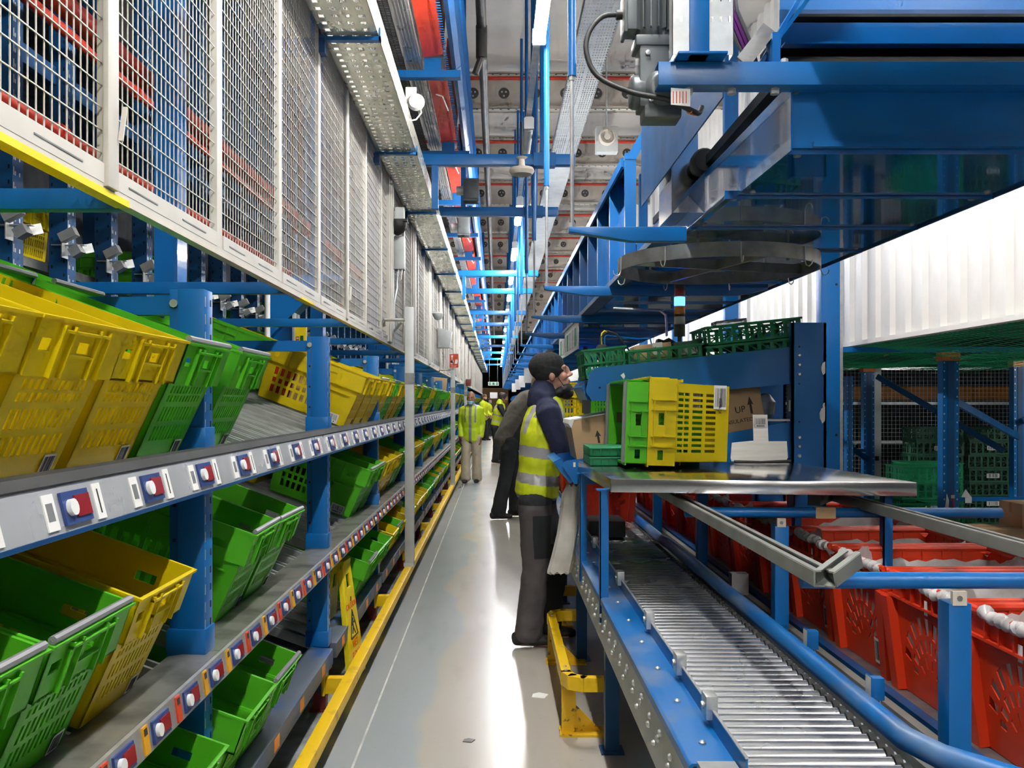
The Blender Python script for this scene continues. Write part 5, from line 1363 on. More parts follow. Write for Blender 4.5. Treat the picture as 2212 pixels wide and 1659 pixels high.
for q in range(9):
    a = 2 * PI * q / 9 + .2; c, s = math.cos(a), math.sin(a)
    pts = [((R + d) * c, (R + d) * s, z) for d, z in ((-.004, .03), (.004, .03), (.005, -.04), (.012, -.062), (.028, -.068), (.042, -.058), (.046, -.04))]
    MB().tube(pts, .003, 'galv', 6).obj('hook', t)

# hanging route boards along the conveyor edge
for i, (y, L, h) in enumerate(((8.8, 2.6, .26), (17.2, .06, .34), (21.0, .06, .34), (26, .06, .36), (31, .06, .36), (38, .06, .36))):
    s = thing('hanging_board', f'pale board hanging from the edge of the overhead conveyor, {nth(i + 1)} from the camera', 'board', (.795, y, 2.30), group='boards hanging from the conveyor')
    if i == 0:
        MB().box(-.006, .006, 0, L, -h, .02, 'white').obj('board', s)
        b = MB()
        for q in range(7): b.box(-.008, -.006, .15 + q * .34, .36 + q * .34, -h + .04, -.04, 'galv_post' if q % 3 else 'exit_green')
        b.obj('panels', s)
    else: MB().box(-.16, .02, 0, .02, -h, .0, 'white').obj('board', s)
t = thing('arrow_sign', 'green and white running-man arrow sign hanging behind the scanner', 'sign', tuple(at(1322, 768, 11.2)))
MB().box(-.13, .13, -.01, .01, -.09, .09, 'white').box(-.12, .12, -.013, -.01, -.08, .08, 'exit_green').obj('board', t)
MB().prism([(.06, -.06), (.10, -.02), (.075, -.02), (.075, .06), (.045, .06), (.045, -.02), (.02, -.02)], lambda u, v, w: Vector((u, w, v)), -.016, -.013, 'white').prism([(-.09, -.06), (-.03, .0), (-.05, .02), (-.02, .05), (-.04, .06), (-.08, .0)], lambda u, v, w: Vector((u, w, v)), -.016, -.013, 'white').obj('symbol', t)

# ------------------------------------------------------------------ columns by the white wall
for i, y in enumerate((8.75, 12.4, 16.1, 19.8, 23.5, 27.2)):
    t = thing('wall_column', f'tall blue column before the white ribbed wall, {nth(i + 1)} from the camera', 'column', (3.22, y, 0), group='blue columns before the white wall')
    MB().box(-.085, .085, -.06, .06, 0, 6.5, 'blue').box(-.10, -.085, -.07, .07, 0, 6.5, 'blue').obj('shaft', t, bev=.004)
    if i < 2:
        b = MB()
        for z in (2.65, 1.2): b.lathe([(0, -.002), (.012, -.002), (.012, 0)], (.05, -.06, z), 'dark', 10, 'y')
        b.obj('holes', t)
        MB().box(.09, .12, -.04, -.03, 0, 4, 'galv').obj('side_strip', t)
tag(MB().box(-.10, 2.9, -.03, .03, 0, .05, 'blue').obj('wall_bar', loc=(3.3, 8.75, 2.0)), 'blue bar under the foot of the white wall', 'bar')
for i, y in enumerate((2.2, 9.8)):
    tag(MB().box(3.48, 3.6, y, y + .12, 0, 2.05, 'blue').obj('deck_post'), f"{('near', 'far')[i]} blue post carrying the foot of the white wall", 'post', 'posts under the white wall')

# ------------------------------------------------------------------ undercroft on the right: net, posts, mesh, stacked trays
b = MB(); random.seed(3)
zf = lambda x, y: 2.065 - min(1, (x - WX) / .8) * (.045 + .055 * (1 - math.cos(2 * PI * ((x - WX) / 1.9))) * .5 + .045 * (1 - math.cos(2 * PI * (y / 2.3))) * .5 - .012 * math.sin(9 * x + 5 * y))
x = WX + .02
while x < 9.2:
    ys_ = [3.2 + .23 * q for q in range(41)]; b.tube([(x + .03 * math.sin(3 * y), y, zf(x, y)) for y in ys_], .0032, 'net', 3, False); x += .075
y = 3.2
while y < 12.4:
    xs = [WX + .02 + .2 * q for q in range(29)]; b.tube([(x, y + .03 * math.sin(4 * x), zf(x, y)) for x in xs], .0032, 'net', 3, False); y += .075
tag(b.obj('safety_net'), 'green safety net sagging under the mezzanine behind the white wall', 'net')
for i in range(16):
    x, y = random.uniform(3.6, 6.5), random.uniform(5.6, 11.5); z = zf(x, y) - .006; s = random.uniform(.02, .045)
    m = ('paper', 'white', 'cardboard')[i % 3]
    tag(MB().prism([(-s, -s * .6), (s * .7, -s), (s, s * .5), (-s * .2, s)], lambda u, v, w: Vector((x + u, y + v + w * 3, z + w + u * .5)), 0, .004, m).obj('net_scrap'), f"{('pale', 'white', 'brown')[i % 3]} scrap caught in the green safety net", 'scrap', f"{('pale', 'white', 'brown')[i % 3]} scraps caught in the net")
def croft_post(lab, x, y, h, w=.13, cap=True):
    t = thing('undercroft_post', lab, 'rack post', (x, y, 0), group='posts under the safety net')
    u = MB().box(-w / 2, w / 2, -.05, .05, 0, h, 'blue').box(-w * .2, w * .2, -.056, -.05, 0, h, 'blue_dull')
    z = .2
    while z < h - .1: u.box(-w * .44, -w * .36, -.0515, -.05, z, z + .015, 'galv').box(w * .36, w * .44, -.0515, -.05, z, z + .015, 'galv'); z += .08
    u.obj('upright', t)
    if cap: MB().box(-w / 2 - .01, w / 2 + .01, -.06, .06, h - .08, h, 'orange').obj('cap', t)
    return t
croft_post('blue post with an orange cap and a red cable under the green net', 4.25, 8.5, 1.985, .15)
croft_post('blue post with an orange cap deeper under the net, before the mesh screen', 4.93, 12.0, 2.0, .14)
croft_post('dark blue post under the net behind the pale stacked cartons', 6.0, 10.4, 2.0, .14)
croft_post('thin blue post without cap beside the mesh screen', 4.52, 11.6, 1.85, .08, False)
for i, (p, q, lab) in enumerate((((4.93, 11.7, 1.85), (5.9, 10.5, .95), 'upper slanting brace between the undercroft posts'), ((4.35, 8.55, 1.52), (5.95, 10.3, 1.12), 'slanting brace from the post with the red cable'), ((3.9, 11.5, 1.35), (4.9, 11.9, .75), 'slanting brace beside the thin blue post'), ((3.7, 11.4, .95), (4.6, 11.7, .5), 'lowest slanting brace beside the thin blue post'), ((6.0, 10.3, 1.3), (7.6, 10.3, 2.0), 'slanting brace rising right from the dark post'))):
    tag(MB().beam(p, q, .03, .07, 'blue_dull').obj('brace'), lab, 'brace')
t = thing('red_cable', 'thin red cable tied to the blue post under the green net', 'cable', (4.25, 8.43, 0))
MB().tube([(-.01, 0, .55), (-.01, -.01, .35), (-.015, -.01, .17), (-.02, 0, .0)], .006, 'red_paint', 6).tube([(.01, 0, .60), (.015, -.01, .53), (.005, -.01, .46), (-.03, -.01, .33), (-.06, -.01, .29)], .006, 'red_paint', 6).tube([(-.01, -.005, .60), (.005, -.005, .66), (.012, -.005, .60)], .006, 'red_paint', 6).obj('cable', t)
MB().box(-.03, .03, -.02, .0, .425, .455, 'paper').box(-.01, .02, -.015, .0, .62, .65, 'beam_beige').obj('clip', t)
MB().prism([(-.06, .50), (-.04, .66), (-.02, .60), (-.03, .46)], lambda u, v, w: Vector((u, w, v)), .012, .014, 'paper').obj('torn_label', t)
t = thing('bay_bar', 'blue bar joining the undercroft posts at knee height', 'bar')
MB().box(4.32, 6.6, 8.48, 8.52, .585, .625, 'blue').obj('bar', t)
MB().prism([(0, 0), (.10, -.005), (.04, .075)], lambda u, v, w: Vector((4.36 + u, 8.47 + w, .625 + v)), 0, .006, 'paper').box(4.40, 4.46, 8.474, 8.48, .57, .62, 'paper').obj('torn_label', t)
tag(MB().box(3.55, 4.87, 11.9, 11.95, .86, .90, 'blue_dull').obj('low_bar'), 'dark blue bar low behind the steel table corner', 'bar')
# mesh screen
def screen(lab, x0, x1, y, h=2.0, rot=0):
    t = thing('mesh_screen', lab, 'mesh screen', (x0, y, 0), (0, 0, rot), group='grey mesh screens under the net')
    w = x1 - x0; b = MB().box(0, .035, -.02, .02, 0, h, 'galv').box(w - .035, w, -.02, .02, 0, h, 'galv')
    for z in (.02, h * .48, h * .75, h - .02): b.box(0, w, -.015, .015, z - .018, z + .018, 'galv')
    b.obj('frame', t); m = MB(); q = .05
    while q < w: m.box(q - .002, q + .002, -.002, .002, 0, h, 'galv_post'); q += .055
    z = .05
    while z < h: m.box(0, w, .002, .006, z - .002, z + .002, 'galv_post'); z += .055
    m.obj('wire_mesh', t)
screen('grey mesh screen under the net nearest the blue wall column', 3.7, 5.1, 12.5)
screen('grey mesh screen running away from the galvanised post', 5.1, 5.9, 12.4, 2.0, 1.1)
screen('wide grey mesh screen behind the stacked green trays', 5.2, 7.2, 12.5)
screen('grey mesh screen furthest right under the net', 7.2, 9.4, 12.5)
tag(MB().box(5.12, 5.24, 12.3, 12.36, 0, 2.0, 'galv_post').box(5.15, 5.20, 12.28, 12.30, .72, .78, 'black').obj('latch_post'), 'pale latch post of the mesh screens', 'post')
tag(MB().box(5.0, 9.4, 13.4, 13.5, 1.55, 1.75, 'orange').obj('orange_beam'), 'orange rack beam behind the mesh screens', 'rack beam')
# stacked trays and cartons
tr2 = {m: tray_mesh(m, .58, .40, .17) for m in ('tray_green', 'tray_dark')}
stacks = [(4.42, 9.4, 5, 'tray_green', 'tall stack left of the red cable post'), (3.98, 9.1, 3, 'tray_green', 'short stack in front of the mesh screen'), (3.90, 8.1, 3, 'tray_green', 'stack behind the steel table corner'), (4.72, 9.9, 5, 'tray_green', 'stack just right of the red cable post'),
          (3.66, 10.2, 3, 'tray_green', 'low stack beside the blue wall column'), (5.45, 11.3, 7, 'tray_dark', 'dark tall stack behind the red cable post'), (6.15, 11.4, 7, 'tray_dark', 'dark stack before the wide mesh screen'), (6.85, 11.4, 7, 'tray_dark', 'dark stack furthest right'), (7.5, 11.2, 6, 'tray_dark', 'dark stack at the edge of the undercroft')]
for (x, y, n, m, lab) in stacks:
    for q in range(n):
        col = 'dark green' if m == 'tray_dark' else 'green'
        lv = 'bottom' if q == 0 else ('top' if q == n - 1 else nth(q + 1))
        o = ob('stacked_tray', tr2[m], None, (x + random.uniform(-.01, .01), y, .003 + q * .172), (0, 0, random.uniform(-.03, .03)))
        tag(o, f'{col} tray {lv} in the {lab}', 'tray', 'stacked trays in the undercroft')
        if q % 2 and m == 'tray_dark' or (q == 2 and x == 4.42):
            l = MB(); barcode(l, (0, -.212, .085), (1, 0, 0), (0, 0, 1), .16, .055, q, False, n=10); l.obj('label', o)
for (x, y, z, sx, sz, lab) in ((3.87, 7.05, 0, .36, .28, 'lower brown carton left in the pile under the net'), (3.87, 7.05, .281, .36, .265, 'upper brown carton left in the pile under the net'), (4.25, 7.1, 0, .37, .28, 'lower brown carton right in the pile under the net'), (4.25, 7.1, .281, .37, .25, 'middle brown carton right in the pile under the net'), (4.22, 7.1, .532, .36, .20, 'topmost brown carton of the pile under the net')):
    o = carton(lab, x, y, z, sx, .32, sz, 'cardboard', 0, 0)
    if z > .2 and x > 4:
        l = MB(); barcode(l, (.10, -.161, .08), (1, 0, 0), (0, 0, 1), .06, .08, 3, False); l.obj('barcode_label', o)

# assumed infeed deck, unseen above the frame, shaped to shade the conveyor end panel
tag(MB().box(.88, 2.1, -8, 2.70, 2.77, 2.90, 'blue').box(.88, 2.1, -8, 2.70, 2.755, 2.77, 'galv_dark').box(1.0, 1.06, .6, .66, 2.9, 6.57, 'blue').box(2.0, 2.06, .6, .66, 2.9, 6.57, 'blue').obj('unseen_infeed_deck'), 'unseen blue infeed deck shading the end of the overhead conveyor, hung above the totes', 'conveyor')
l = lamp(61, 8.0, True, 7.8, 2.42); l['label'] = 'added fill lamp brightening the green net under the mezzanine'; l['group'] = 'added fill lamps above the net'  # unseen fill lamp, added to brighten the net
# ------------------------------------------------------------------ people
def loft(mb, secs, A, m='skin', n=22, sq=1.0):
    pts = [Vector(c) for c, _, _ in secs]; rings = []; k = len(secs)
    A = Vector(A)
    for i, (c, ra, rb) in enumerate(secs):
        t = (pts[min(i + 1, k - 1)] - pts[max(i - 1, 0)]).normalized()
        a = (A - t * A.dot(t)).normalized(); d = t.cross(a)
        ring = []
        for j in range(n):
            an = 2 * PI * j / n; cx, sx = math.cos(an), math.sin(an)
            f = (abs(cx) ** (2 * sq) + abs(sx) ** (2 * sq)) ** (-1 / (2 * sq))
            ring.append(Vector(c) + a * ra * cx * f + d * rb * sx * f)
        rings.append(ring)
    def cap(ring, c, r, t):
        return [[Vector(c) + (p - Vector(c)) * s + t * r * h for p in ring] for s, h in ((.8, .35), (.4, .55))]
    t0 = (pts[0] - pts[1]).normalized(); t1 = (pts[-1] - pts[-2]).normalized()
    c0 = cap(rings[0], pts[0], min(secs[0][1:]), t0); c1 = cap(rings[-1], pts[-1], min(secs[-1][1:]), t1)
    rings = c0[::-1] + rings + c1; k = len(rings)
    vs = [v for r in rings for v in r]
    fs = [(i * n + j, i * n + (j + 1) % n, (i + 1) * n + (j + 1) % n, (i + 1) * n + j) for i in range(k - 1) for j in range(n)]
    mb.add(vs, fs + [tuple(range(n - 1, -1, -1)), tuple((k - 1) * n + j for j in range(n))], m)
def ell(mb, c, r, m='skin', X=Matrix(), nu=16, nv=10):
    vs = []
    for i in range(1, nv):
        th = PI * i / nv
        for j in range(nu):
            ph = 2 * PI * j / nu
            vs.append(X @ Vector((c[0] + r[0] * math.sin(th) * math.cos(ph), c[1] + r[1] * math.sin(th) * math.sin(ph), c[2] + r[2] * math.cos(th))))
    vs += [X @ Vector((c[0], c[1], c[2] + r[2])), X @ Vector((c[0], c[1], c[2] - r[2]))]
    fs = [(i * nu + j, i * nu + (j + 1) % nu, (i + 1) * nu + (j + 1) % nu, (i + 1) * nu + j) for i in range(nv - 2) for j in range(nu)]
    T, B = len(vs) - 2, len(vs) - 1
    fs += [(T, (j + 1) % nu, j) for j in range(nu)] + [(B, (nv - 2) * nu + j, (nv - 2) * nu + (j + 1) % nu) for j in range(nu)]
    mb.add(vs, fs, m)
ctex = bpy.data.textures.new('folds', 'CLOUDS'); ctex.noise_scale = .09; ctex.noise_depth = 2
def finish(mb, name, parent, mats, vox, smooth=4, disp=0.0, matfn=None):
    me = mb.mesh(name); o = bpy.data.objects.new(name, me); COL.objects.link(o)
    r = o.modifiers.new('r', 'REMESH'); r.mode = 'VOXEL'; r.voxel_size = vox; r.use_smooth_shade = True
    s = o.modifiers.new('s', 'SMOOTH'); s.iterations = smooth; s.factor = .5
    if disp:
        d = o.modifiers.new('d', 'DISPLACE'); d.texture = ctex; d.strength = disp; d.mid_level = .5; d.texture_coords = 'LOCAL'
        s2 = o.modifiers.new('s2', 'SMOOTH'); s2.iterations = 2
    dg = bpy.context.evaluated_depsgraph_get()
    me2 = bpy.data.meshes.new_from_object(o.evaluated_get(dg))
    o.modifiers.clear(); o.data = me2; bpy.data.meshes.remove(me); me2.name = name
    me2.materials.clear()
    for m in mats: me2.materials.append(M[m])
    if matfn:
        for p in me2.polygons: p.material_index = matfn(p.center)
    else: me2.polygons.foreach_set('material_index', [0] * len(me2.polygons))
    me2.polygons.foreach_set('use_smooth', [True] * len(me2.polygons)); me2.update()
    if parent is not None: o.parent = parent
    return o
def head_frame(c, pitch, yaw):
    return Matrix.Translation(Vector(c)) @ Euler((0, -pitch, yaw)).to_matrix().to_4x4()
def add_head(mb, X):
    ell(mb, (-.008, 0, .03), (.098, .077, .112), X=X); ell(mb, (.028, 0, -.055), (.062, .056, .062), X=X)
    ell(mb, (.072, 0, -.092), (.022, .026, .020), X=X); ell(mb, (.078, 0, .040), (.018, .050, .012), X=X)
    for s in (-1, 1):
        ell(mb, (.062, s * .036, -.018), (.028, .026, .028), X=X); ell(mb, (-.008, s * .078, -.002), (.020, .010, .032), X=X)
        ell(mb, (.099, s * .010, -.020), (.011, .010, .009), X=X)
    ell(mb, (.098, 0, .012), (.014, .010, .034), X=X); ell(mb, (.112, 0, -.012), (.016, .013, .014), X=X)
    ell(mb, (.090, 0, -.046), (.012, .024, .008), X=X); ell(mb, (.088, 0, -.062), (.011, .020, .008), X=X)
def add_hand(mb, w, d, nrm, thumb, curl=.5, s=1.0):
    w, d = Vector(w), Vector(d).normalized(); nrm = Vector(nrm); nrm = (nrm - d * nrm.dot(d)).normalized()
    q = d.cross(nrm).normalized() * thumb                                   # towards the thumb side
    loft(mb, [(w, .028 * s, .022 * s), (w + d * .03 * s, .038 * s, .019 * s), (w + d * .085 * s, .043 * s, .016 * s)], q, n=14)
    for k, (off, L) in enumerate(((.033, .072), (.0115, .082), (-.0105, .076), (-.032, .058))):
        p = w + d * .085 * s + q * off * s; pts = [p - d * .02 * s]; a = .15; dirn = (d + q * off * 2.2).normalized()
        pts.append(p)
        for f in (.45, .32, .23):
            v = dirn * math.cos(a) + nrm * math.sin(a); p = p + v * L * f * s; pts.append(p); a += curl
        loft(mb, [(pp, r * s, r * s) for pp, r in zip(pts, (.010, .0095, .0088, .008, .0065))], q, n=10)
    p = w + d * .025 * s + q * .030 * s
    pts = [p, p + (q * .8 + d * .5 + nrm * .3).normalized() * .035 * s]; pts.append(pts[-1] + (q * .35 + d + nrm * .4).normalized() * .032 * s); pts.append(pts[-1] + (d + nrm * .5).normalized() * .026 * s)
    loft(mb, [(pp, r * s, r * s) for pp, r in zip(pts, (.015, .0125, .0105, .008))], nrm, n=10)

def limb(mb, pts, rs, m='skin', extra=0.0, A=(0, 1, 0)):
    secs = []
    for i in range(len(pts) - 1):
        p, q = Vector(pts[i]), Vector(pts[i + 1])
        for f in (0, .33, .66): secs.append((p.lerp(q, f), rs[i] + (rs[i + 1] - rs[i]) * f + extra, rs[i] + (rs[i + 1] - rs[i]) * f + extra))
    secs.append((Vector(pts[-1]), rs[-1] + extra, rs[-1] + extra))
    loft(mb, secs, A, m, n=16)

def person(label, loc, yaw, J, W, vox=.0075, group=None, skin='skin', sc=1.0):
    # J: spine centres pelvis, waist, chest, shoulder, neck, head + pitch and yaw; arms and legs as joint lists
    sp = [Vector(J[k]) for k in ('pelvis', 'waist', 'chest', 'shoulder', 'neck')]
    up = (sp[3] - sp[2]).normalized(); ft = W.get('fat', 1.0)
    dims = [(.150, .105 * ft), (.138 * ft ** .5, .098 * ft), (.160, .115 * ft), (.165, .085 * ft), (.062, .055)]
    def torso(mb, e, lo=0, hi=5, below=None):
        secs = []
        if below is not None: secs.append((sp[0] + (sp[0] - sp[1]).normalized() * below, dims[0][0] + e, dims[0][1] + e))
        for i in range(lo, hi):
            secs.append((sp[i], dims[i][0] + e, dims[i][1] + e))
            if i + 1 < hi: secs.append((sp[i].lerp(sp[i + 1], .5), (dims[i][0] + dims[i + 1][0]) / 2 + e, (dims[i][1] + dims[i + 1][1]) / 2 + e))
        loft(mb, secs, (0, 1, 0), n=28, sq=1.12)
    X = head_frame(J['head'], J.get('pitch', 0), J.get('hyaw', 0))
    root = None
    # one continuous body
    mb = MB(); torso(mb, -.012)
    hd = X @ Vector((-.02, 0, -.05)); limb(mb, [sp[4] - up * .03, hd], [.058, .054])
    add_head(mb, X)
    for s in ('R', 'L'):
        a = J['arm' + s]; limb(mb, a, [.052, .042, .027]); g = J['leg' + s]; limb(mb, g, [.082, .056, .040])
        d = Vector(a[2]) - Vector(a[1]); sg = -1 if s == 'R' else 1
        pal = J.get('palm' + s, (0, -sg, 0)); add_hand(mb, Vector(a[2]) + d.normalized() * .01, d, pal, J.get('thumb' + s, 1), J.get('curl', .45))
        an = Vector(g[2]); loft(mb, [(an + Vector((-.05, 0, -.06)), .03, .025), (an + Vector((.02, 0, -.055)), .036, .03), (an + Vector((.13, 0, -.07)), .04, .018)], (0, 1, 0), n=12)
    loft(mb, [(sp[0], .14, .10), (sp[0] - Vector((0, 0, .08)), .135, .10)], (0, 1, 0))
    root = finish(mb, 'person', None, [skin], vox, 3)
    tag(root, label, 'person', group)
    root.location = loc; root.rotation_euler = (0, 0, yaw); root.scale = (sc,) * 3
    # trousers
    mb = MB(); e = W.get('leg_e', .018)
    loft(mb, [(sp[0] + Vector((0, 0, .06)), .158, .118), (sp[0] - Vector((0, 0, .02)), .162, .125), (sp[0] - Vector((0, 0, .10)), .155, .118)], (0, 1, 0), n=24, sq=1.1)
    for s in ('R', 'L'):
        g = [Vector(p) for p in J['leg' + s]]; hem = g[2] + Vector((0, 0, -.015))
        limb(mb, [g[0], g[1], hem], [.095, .066, W.get('hem', .070)], extra=e)
    finish(mb, 'trousers', root, W['trousers'], vox * 1.2, 4, W.get('fold', .016), W.get('trouser_fn'))
    # shoes
    for s in ('R', 'L'):
        an = Vector(J['leg' + s][2]); b = MB(); z0 = an.z * -1
        for (m_, zz, ex) in (('u', .045, 0),):
            loft(b, [(Vector((an.x - .085, an.y, .05)), .036, .042), (Vector((an.x - .02, an.y, .062)), .044, .055), (Vector((an.x + .06, an.y, .045)), .048, .040), (Vector((an.x + .14, an.y, .036)), .046, .030), (Vector((an.x + .165, an.y, .032)), .036, .024)], (0, 1, 0), n=16)
            loft(b, [(Vector((an.x - .02, an.y, .06)), .045, .055), (Vector((an.x - .015, an.y, .12)), .048, .05)], (0, 1, 0), n=14)
        finish(b, 'shoe', root, ['sole'], vox * .8, 3)
    # upper garment with sleeves
    mb = MB(); torso(mb, W.get('top_e', .014), below=W.get('hem_len', .06))
    for s in ('R', 'L'):
        a = [Vector(p) for p in J['arm' + s]]
        limb(mb, [sp[3] + (a[0] - sp[3]) * .5, a[0], a[1], a[1].lerp(a[2], W.get('sleeve', .97))], [.075, .068, .056, .040], extra=.006)
    if W.get('hood'):
        loft(mb, [(sp[4] - up * .05 + Vector((-.03, 0, .0)), .115, .10), (sp[4] + Vector((-.035, 0, .03)), .105, .095), (sp[4] + Vector((-.02, 0, .075)), .078, .078)], (0, 1, 0))
    elif W.get('collar'):
        loft(mb, [(sp[4] - up * .04, .085, .08), (sp[4] + up * .045, .068, .07)], (0, 1, 0))
    finish(mb, W.get('top_name', 'jumper'), root, W['top'], vox * 1.2, 4, W.get('fold', .016), W.get('top_fn'))
    # sleeveless high visibility vest with reflective bands
    if W.get('vest'):
        v = MB(); el = W.get('vest_len', .02)
        secs = []
        ds = [(.150, .105), (.138, .098), (.160, .115), (.128, .098), (.088, .082)]
        p = [sp[0] + (sp[1] - sp[0]).normalized() * el] + sp[1:4] + [sp[3].lerp(sp[4], .62)]
        for i in range(5):
            ee = .034 if i < 3 else .020
            secs.append((p[i], ds[i][0] + ee, ds[i][1] + ee))
            if i < 4: secs.append((p[i].lerp(p[i + 1], .5), (ds[i][0] + ds[i + 1][0]) / 2 + ee, (ds[i][1] + ds[i + 1][1]) / 2 + ee))
        loft(v, secs, (0, 1, 0), n=28, sq=1.1)
        bands = W.get('bands', ((.25, .36), (.70, .80)))
        a0, b0 = Vector(p[0]), Vector(p[2])
        ax = b0 - a0
        def vf(c):
            h = (c - a0).dot(ax) / ax.length_squared
            for lo, hi in bands:
                if lo < h < hi: return 1
            if h > 1.0 and .085 < abs(c.y - sp[2].y) < .125: return 1
            if h < -.02 or (h > 1.28 and abs(abs(c.y) - .145) < .012): return 2
            return 0
        finish(v, 'vest', root, [W['vest'], 'reflective', 'bar_grey'], vox, 4, W.get('fold', .016) * .7, vf)
    # head wear, hair, mask, eyes
    if W.get('hat'):
        h = MB(); ell(h, (-.010, 0, .062), (.098, .086, .092), X=X); ell(h, (-.048, 0, .070), (.095, .082, .088), X=X); ell(h, (-.050, 0, .018), (.066, .080, .062), X=X)
        loft(h, [(X @ Vector((-.030, 0, .012)), .086, .098), (X @ Vector((-.012, 0, .052)), .088, .106)], X.to_3x3() @ Vector((0, 1, 0)))
        finish(h, 'beanie', root, [W['hat']], vox * .8, 4, .006)
    if W.get('hair'):
        h = MB(); ell(h, (-.025, 0, .045), (.094, .083, .105), X=X); ell(h, (-.055, 0, .0), (.060, .072, .075), X=X)
        if W.get('hair_full', True): ell(h, (.02, 0, .085), (.075, .068, .068), X=X)
        finish(h, 'hair', root, [W['hair']], vox * .8, 3, .008)
    if W.get('mask'):
        h = MB(); c = W.get('mask_at', -.055)
        ell(h, (.046, 0, c), (.064, .066, .044), X=X); ell(h, (.066, 0, c - .026), (.044, .052, .036), X=X); ell(h, (.015, 0, c - .012), (.055, .068, .036), X=X)
        finish(h, 'face_mask', root, [W['mask']], vox * .7, 3)
        st = MB()
        for s in (-1, 1): st.tube([X @ Vector((.055, s * .060, c + .02)), X @ Vector((.02, s * .073, .0)), X @ Vector((-.015, s * .085, .022))], .0022, W['mask'], 5)
        st.obj('mask_strap', root)
    for s in (-1, 1):
        e_ = MB(); ell(e_, (.0785, s * .028, .017), (.0085, .0105, .0042), 'eye_white', X); ell(e_, (.0847, s * .028, .017), (.0033, .0046, .0040), 'black', X); e_.obj('eye', root)
        e_ = MB(); ell(e_, (.089, s * .030, .042), (.004, .016, .0022), 'hair', X); e_.obj('eyebrow', root)
    e_ = MB(); ell(e_, (.0985, 0, -.0545), (.004, .020, .0035), 'lip', X); e_.obj('lips', root)
    return root

def legs(rx, lx, kx=(0, 0), hz=.92, w=.09, az=.09):
    return dict(legR=[(0, -w, hz), (kx[0], -w - .01, .50), (rx, -w - .01, az)], legL=[(0, w, hz), (kx[1], w + .01, .50), (lx, w + .01, az)])
# 1 the worker at the table
J = dict(pelvis=(.02, 0, .94), waist=(.035, 0, 1.10), chest=(.065, 0, 1.31), shoulder=(.085, 0, 1.475), neck=(.095, 0, 1.545), head=(.122, 0, 1.685), pitch=.20, hyaw=-.05,
         armR=[(.085, -.185, 1.455), (.185, -.225, 1.165), (.44, -.170, 1.215)], armL=[(.085, .185, 1.455), (.20, .235, 1.175), (.45, .15, 1.235)], palmR=(0, 0, -1), palmL=(0, 0, -1), thumbR=-1, thumbL=1,
         legR=[(.01, -.09, .92), (.01, -.10, .49), (-.035, -.10, .09)], legL=[(.03, .09, .92), (.13, .10, .49), (.10, .11, .09)])
def tf(c):
    if c.z > .885: return 1
    if c.y < -.05 and .56 < c.z < .82 and -.015 + (.82 - c.z) * .05 < c.x < .105 : return 1
    if c.z < .62 and c.y > .0: return 1
    return 0
p1 = person('person in black beanie and yellow vest looking up by the steel table', (.232, 5.70, 0), 0, J,
       dict(trousers=['trouser_grey', 'trouser_black'], trouser_fn=tf, top=['navy'], top_name='hoodie', hood=True, hem_len=.10, vest='hivis', vest_len=.0, bands=((.18, .35), (.62, .80)), hat='knit', mask='black', mask_at=-.100, fold=.020), vox=.0065)
# 2 the man bending to the conveyor
J = dict(pelvis=(.06, 0, .98), waist=(.115, 0, 1.12), chest=(.235, 0, 1.32), shoulder=(.335, 0, 1.465), neck=(.385, 0, 1.525), head=(.46, 0, 1.635), pitch=-.25, hyaw=-.35,
         armR=[(.335, -.19, 1.44), (.56, -.22, 1.22), (.78, -.18, 1.10)], armL=[(.335, .19, 1.44), (.57, .22, 1.24), (.80, .16, 1.12)], palmR=(0, 0, -1), palmL=(0, 0, -1), thumbR=-1,
         legR=[(.05, -.10, .96), (-.02, -.14, .52), (-.12, -.16, .09)], legL=[(.07, .08, .96), (.16, .08, .52), (.17, .08, .09)])
person('person in grey and black fleece and dark trousers bending over the conveyor', (.10, 11.85, 0), .25, J,
       dict(trousers=['trouser_black'], top=['fleece', 'trouser_black'], top_name='fleece', collar=True, hem_len=.07,
            top_fn=lambda c: 1 if (c.x - .09) - (c.z - 1.05) * .62 > -.01 and c.z < 1.36 or (c.z < 1.30 and c.x > .42) else 0, hair='hair', mask='mask_blue', mask_at=-.06, fold=.018, hem=.076, leg_e=.016, top_e=.035, fat=1.32), vox=.009, sc=1.06)
# 3 the man walking towards the camera
J = dict(pelvis=(0, 0, .92), waist=(.005, 0, 1.07), chest=(.01, 0, 1.27), shoulder=(.0, 0, 1.42), neck=(.01, 0, 1.475), head=(.04, 0, 1.60), pitch=-.05, hyaw=.0,
         armR=[(0, -.165, 1.40), (-.02, -.205, 1.12), (.10, -.19, .88)], armL=[(0, .165, 1.40), (-.06, .205, 1.12), (.02, .19, .87)], palmR=(0, 1, 0), palmL=(0, -1, 0), **legs(.06, -.08, (.05, 0), .90))
r = person('person in bright yellow-green jacket, beige trousers and blue mask facing the camera in the aisle', (-.475, 16.9, 0), -PI / 2 - .15, J,
       dict(trousers=['beige'], top=['hivis_green', 'bar_grey'], top_name='jacket', collar=True, hem_len=.10, top_fn=lambda c: 1 if (abs(c.y) < .022 and c.x > .06) or (c.z > 1.47) or (.085 < abs(c.y) < .115 and c.z > 1.15 and abs(c.x) > .05) else 0,
            mask='mask_blue', mask_at=-.058, fold=.018, hem=.080, top_e=.032), vox=.009, skin='skin_brown', sc=.985)
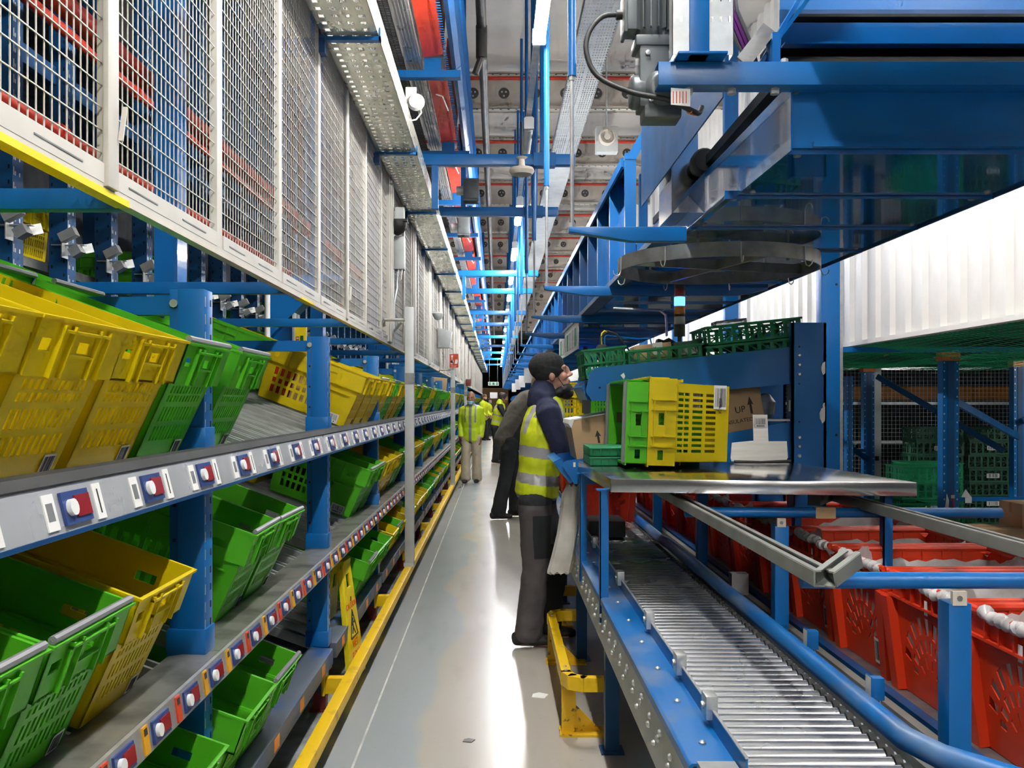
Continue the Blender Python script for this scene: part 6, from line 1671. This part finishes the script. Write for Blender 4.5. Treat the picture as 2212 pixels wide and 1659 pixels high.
gl = MB(); add_hand(gl, Vector(J['armR'][2]) + Vector((.01, 0, -.01)), Vector(J['armR'][2]) - Vector(J['armR'][1]), (0, 1, 0), 1, .5, 1.15); finish(gl, 'glove', r, ['glove'], .008, 2)
# 4 the man in a vest further back
J = dict(pelvis=(0, 0, .92), waist=(.03, 0, 1.07), chest=(.07, 0, 1.27), shoulder=(.12, 0, 1.42), neck=(.14, 0, 1.475), head=(.19, 0, 1.60), pitch=-.1, hyaw=-.1,
         armR=[(.12, -.19, 1.40), (.25, -.22, 1.16), (.48, -.18, 1.20)], armL=[(.12, .19, 1.40), (.27, .22, 1.18), (.50, .15, 1.22)], palmR=(0, 0, -1), palmL=(0, 0, -1), thumbR=-1, **legs(.0, .1, (.02, .06), .90))
person('person in yellow vest over dark sleeves with a dark cap, behind the bending person', (-.02, 22.5, 0), -.1, J,
       dict(trousers=['trouser_black'], top=['black', 'hivis_green'], top_fn=lambda c: 1 if c.z > 1.47 else 0, top_name='jumper', hood=True, vest='hivis', hat='hair_dark', fold=.016), vox=.011, skin='skin_brown')
# 5, 6 two people far down the aisle
J = dict(pelvis=(0, 0, .92), waist=(.005, 0, 1.07), chest=(.01, 0, 1.27), shoulder=(.0, 0, 1.42), neck=(.01, 0, 1.475), head=(.04, 0, 1.60), pitch=-.05, hyaw=.0,
         armR=[(0, -.19, 1.40), (.02, -.235, 1.12), (.20, -.20, .95)], armL=[(0, .19, 1.40), (.0, .235, 1.12), (.18, .20, .95)], palmR=(0, 1, 0), palmL=(0, -1, 0), **legs(.0, .08, (.02, .04), .90))
person('person in yellow jacket far down the aisle, taller of the pair', (-.52, 35.5, 0), -.5, J,
       dict(trousers=['trouser_black'], top=['hivis'], top_name='jacket', collar=True, hem_len=.10, hair='hair', mask='black', top_e=.04), vox=.014, sc=1.04)
person('person in yellow jacket far down the aisle, the smaller of the pair', (-.36, 40, 0), -.3, J,
       dict(trousers=['trouser_black'], top=['hivis'], top_name='jacket', collar=True, hem_len=.08, hair='hair_dark', mask='mask_blue', top_e=.04), vox=.014, sc=.97)
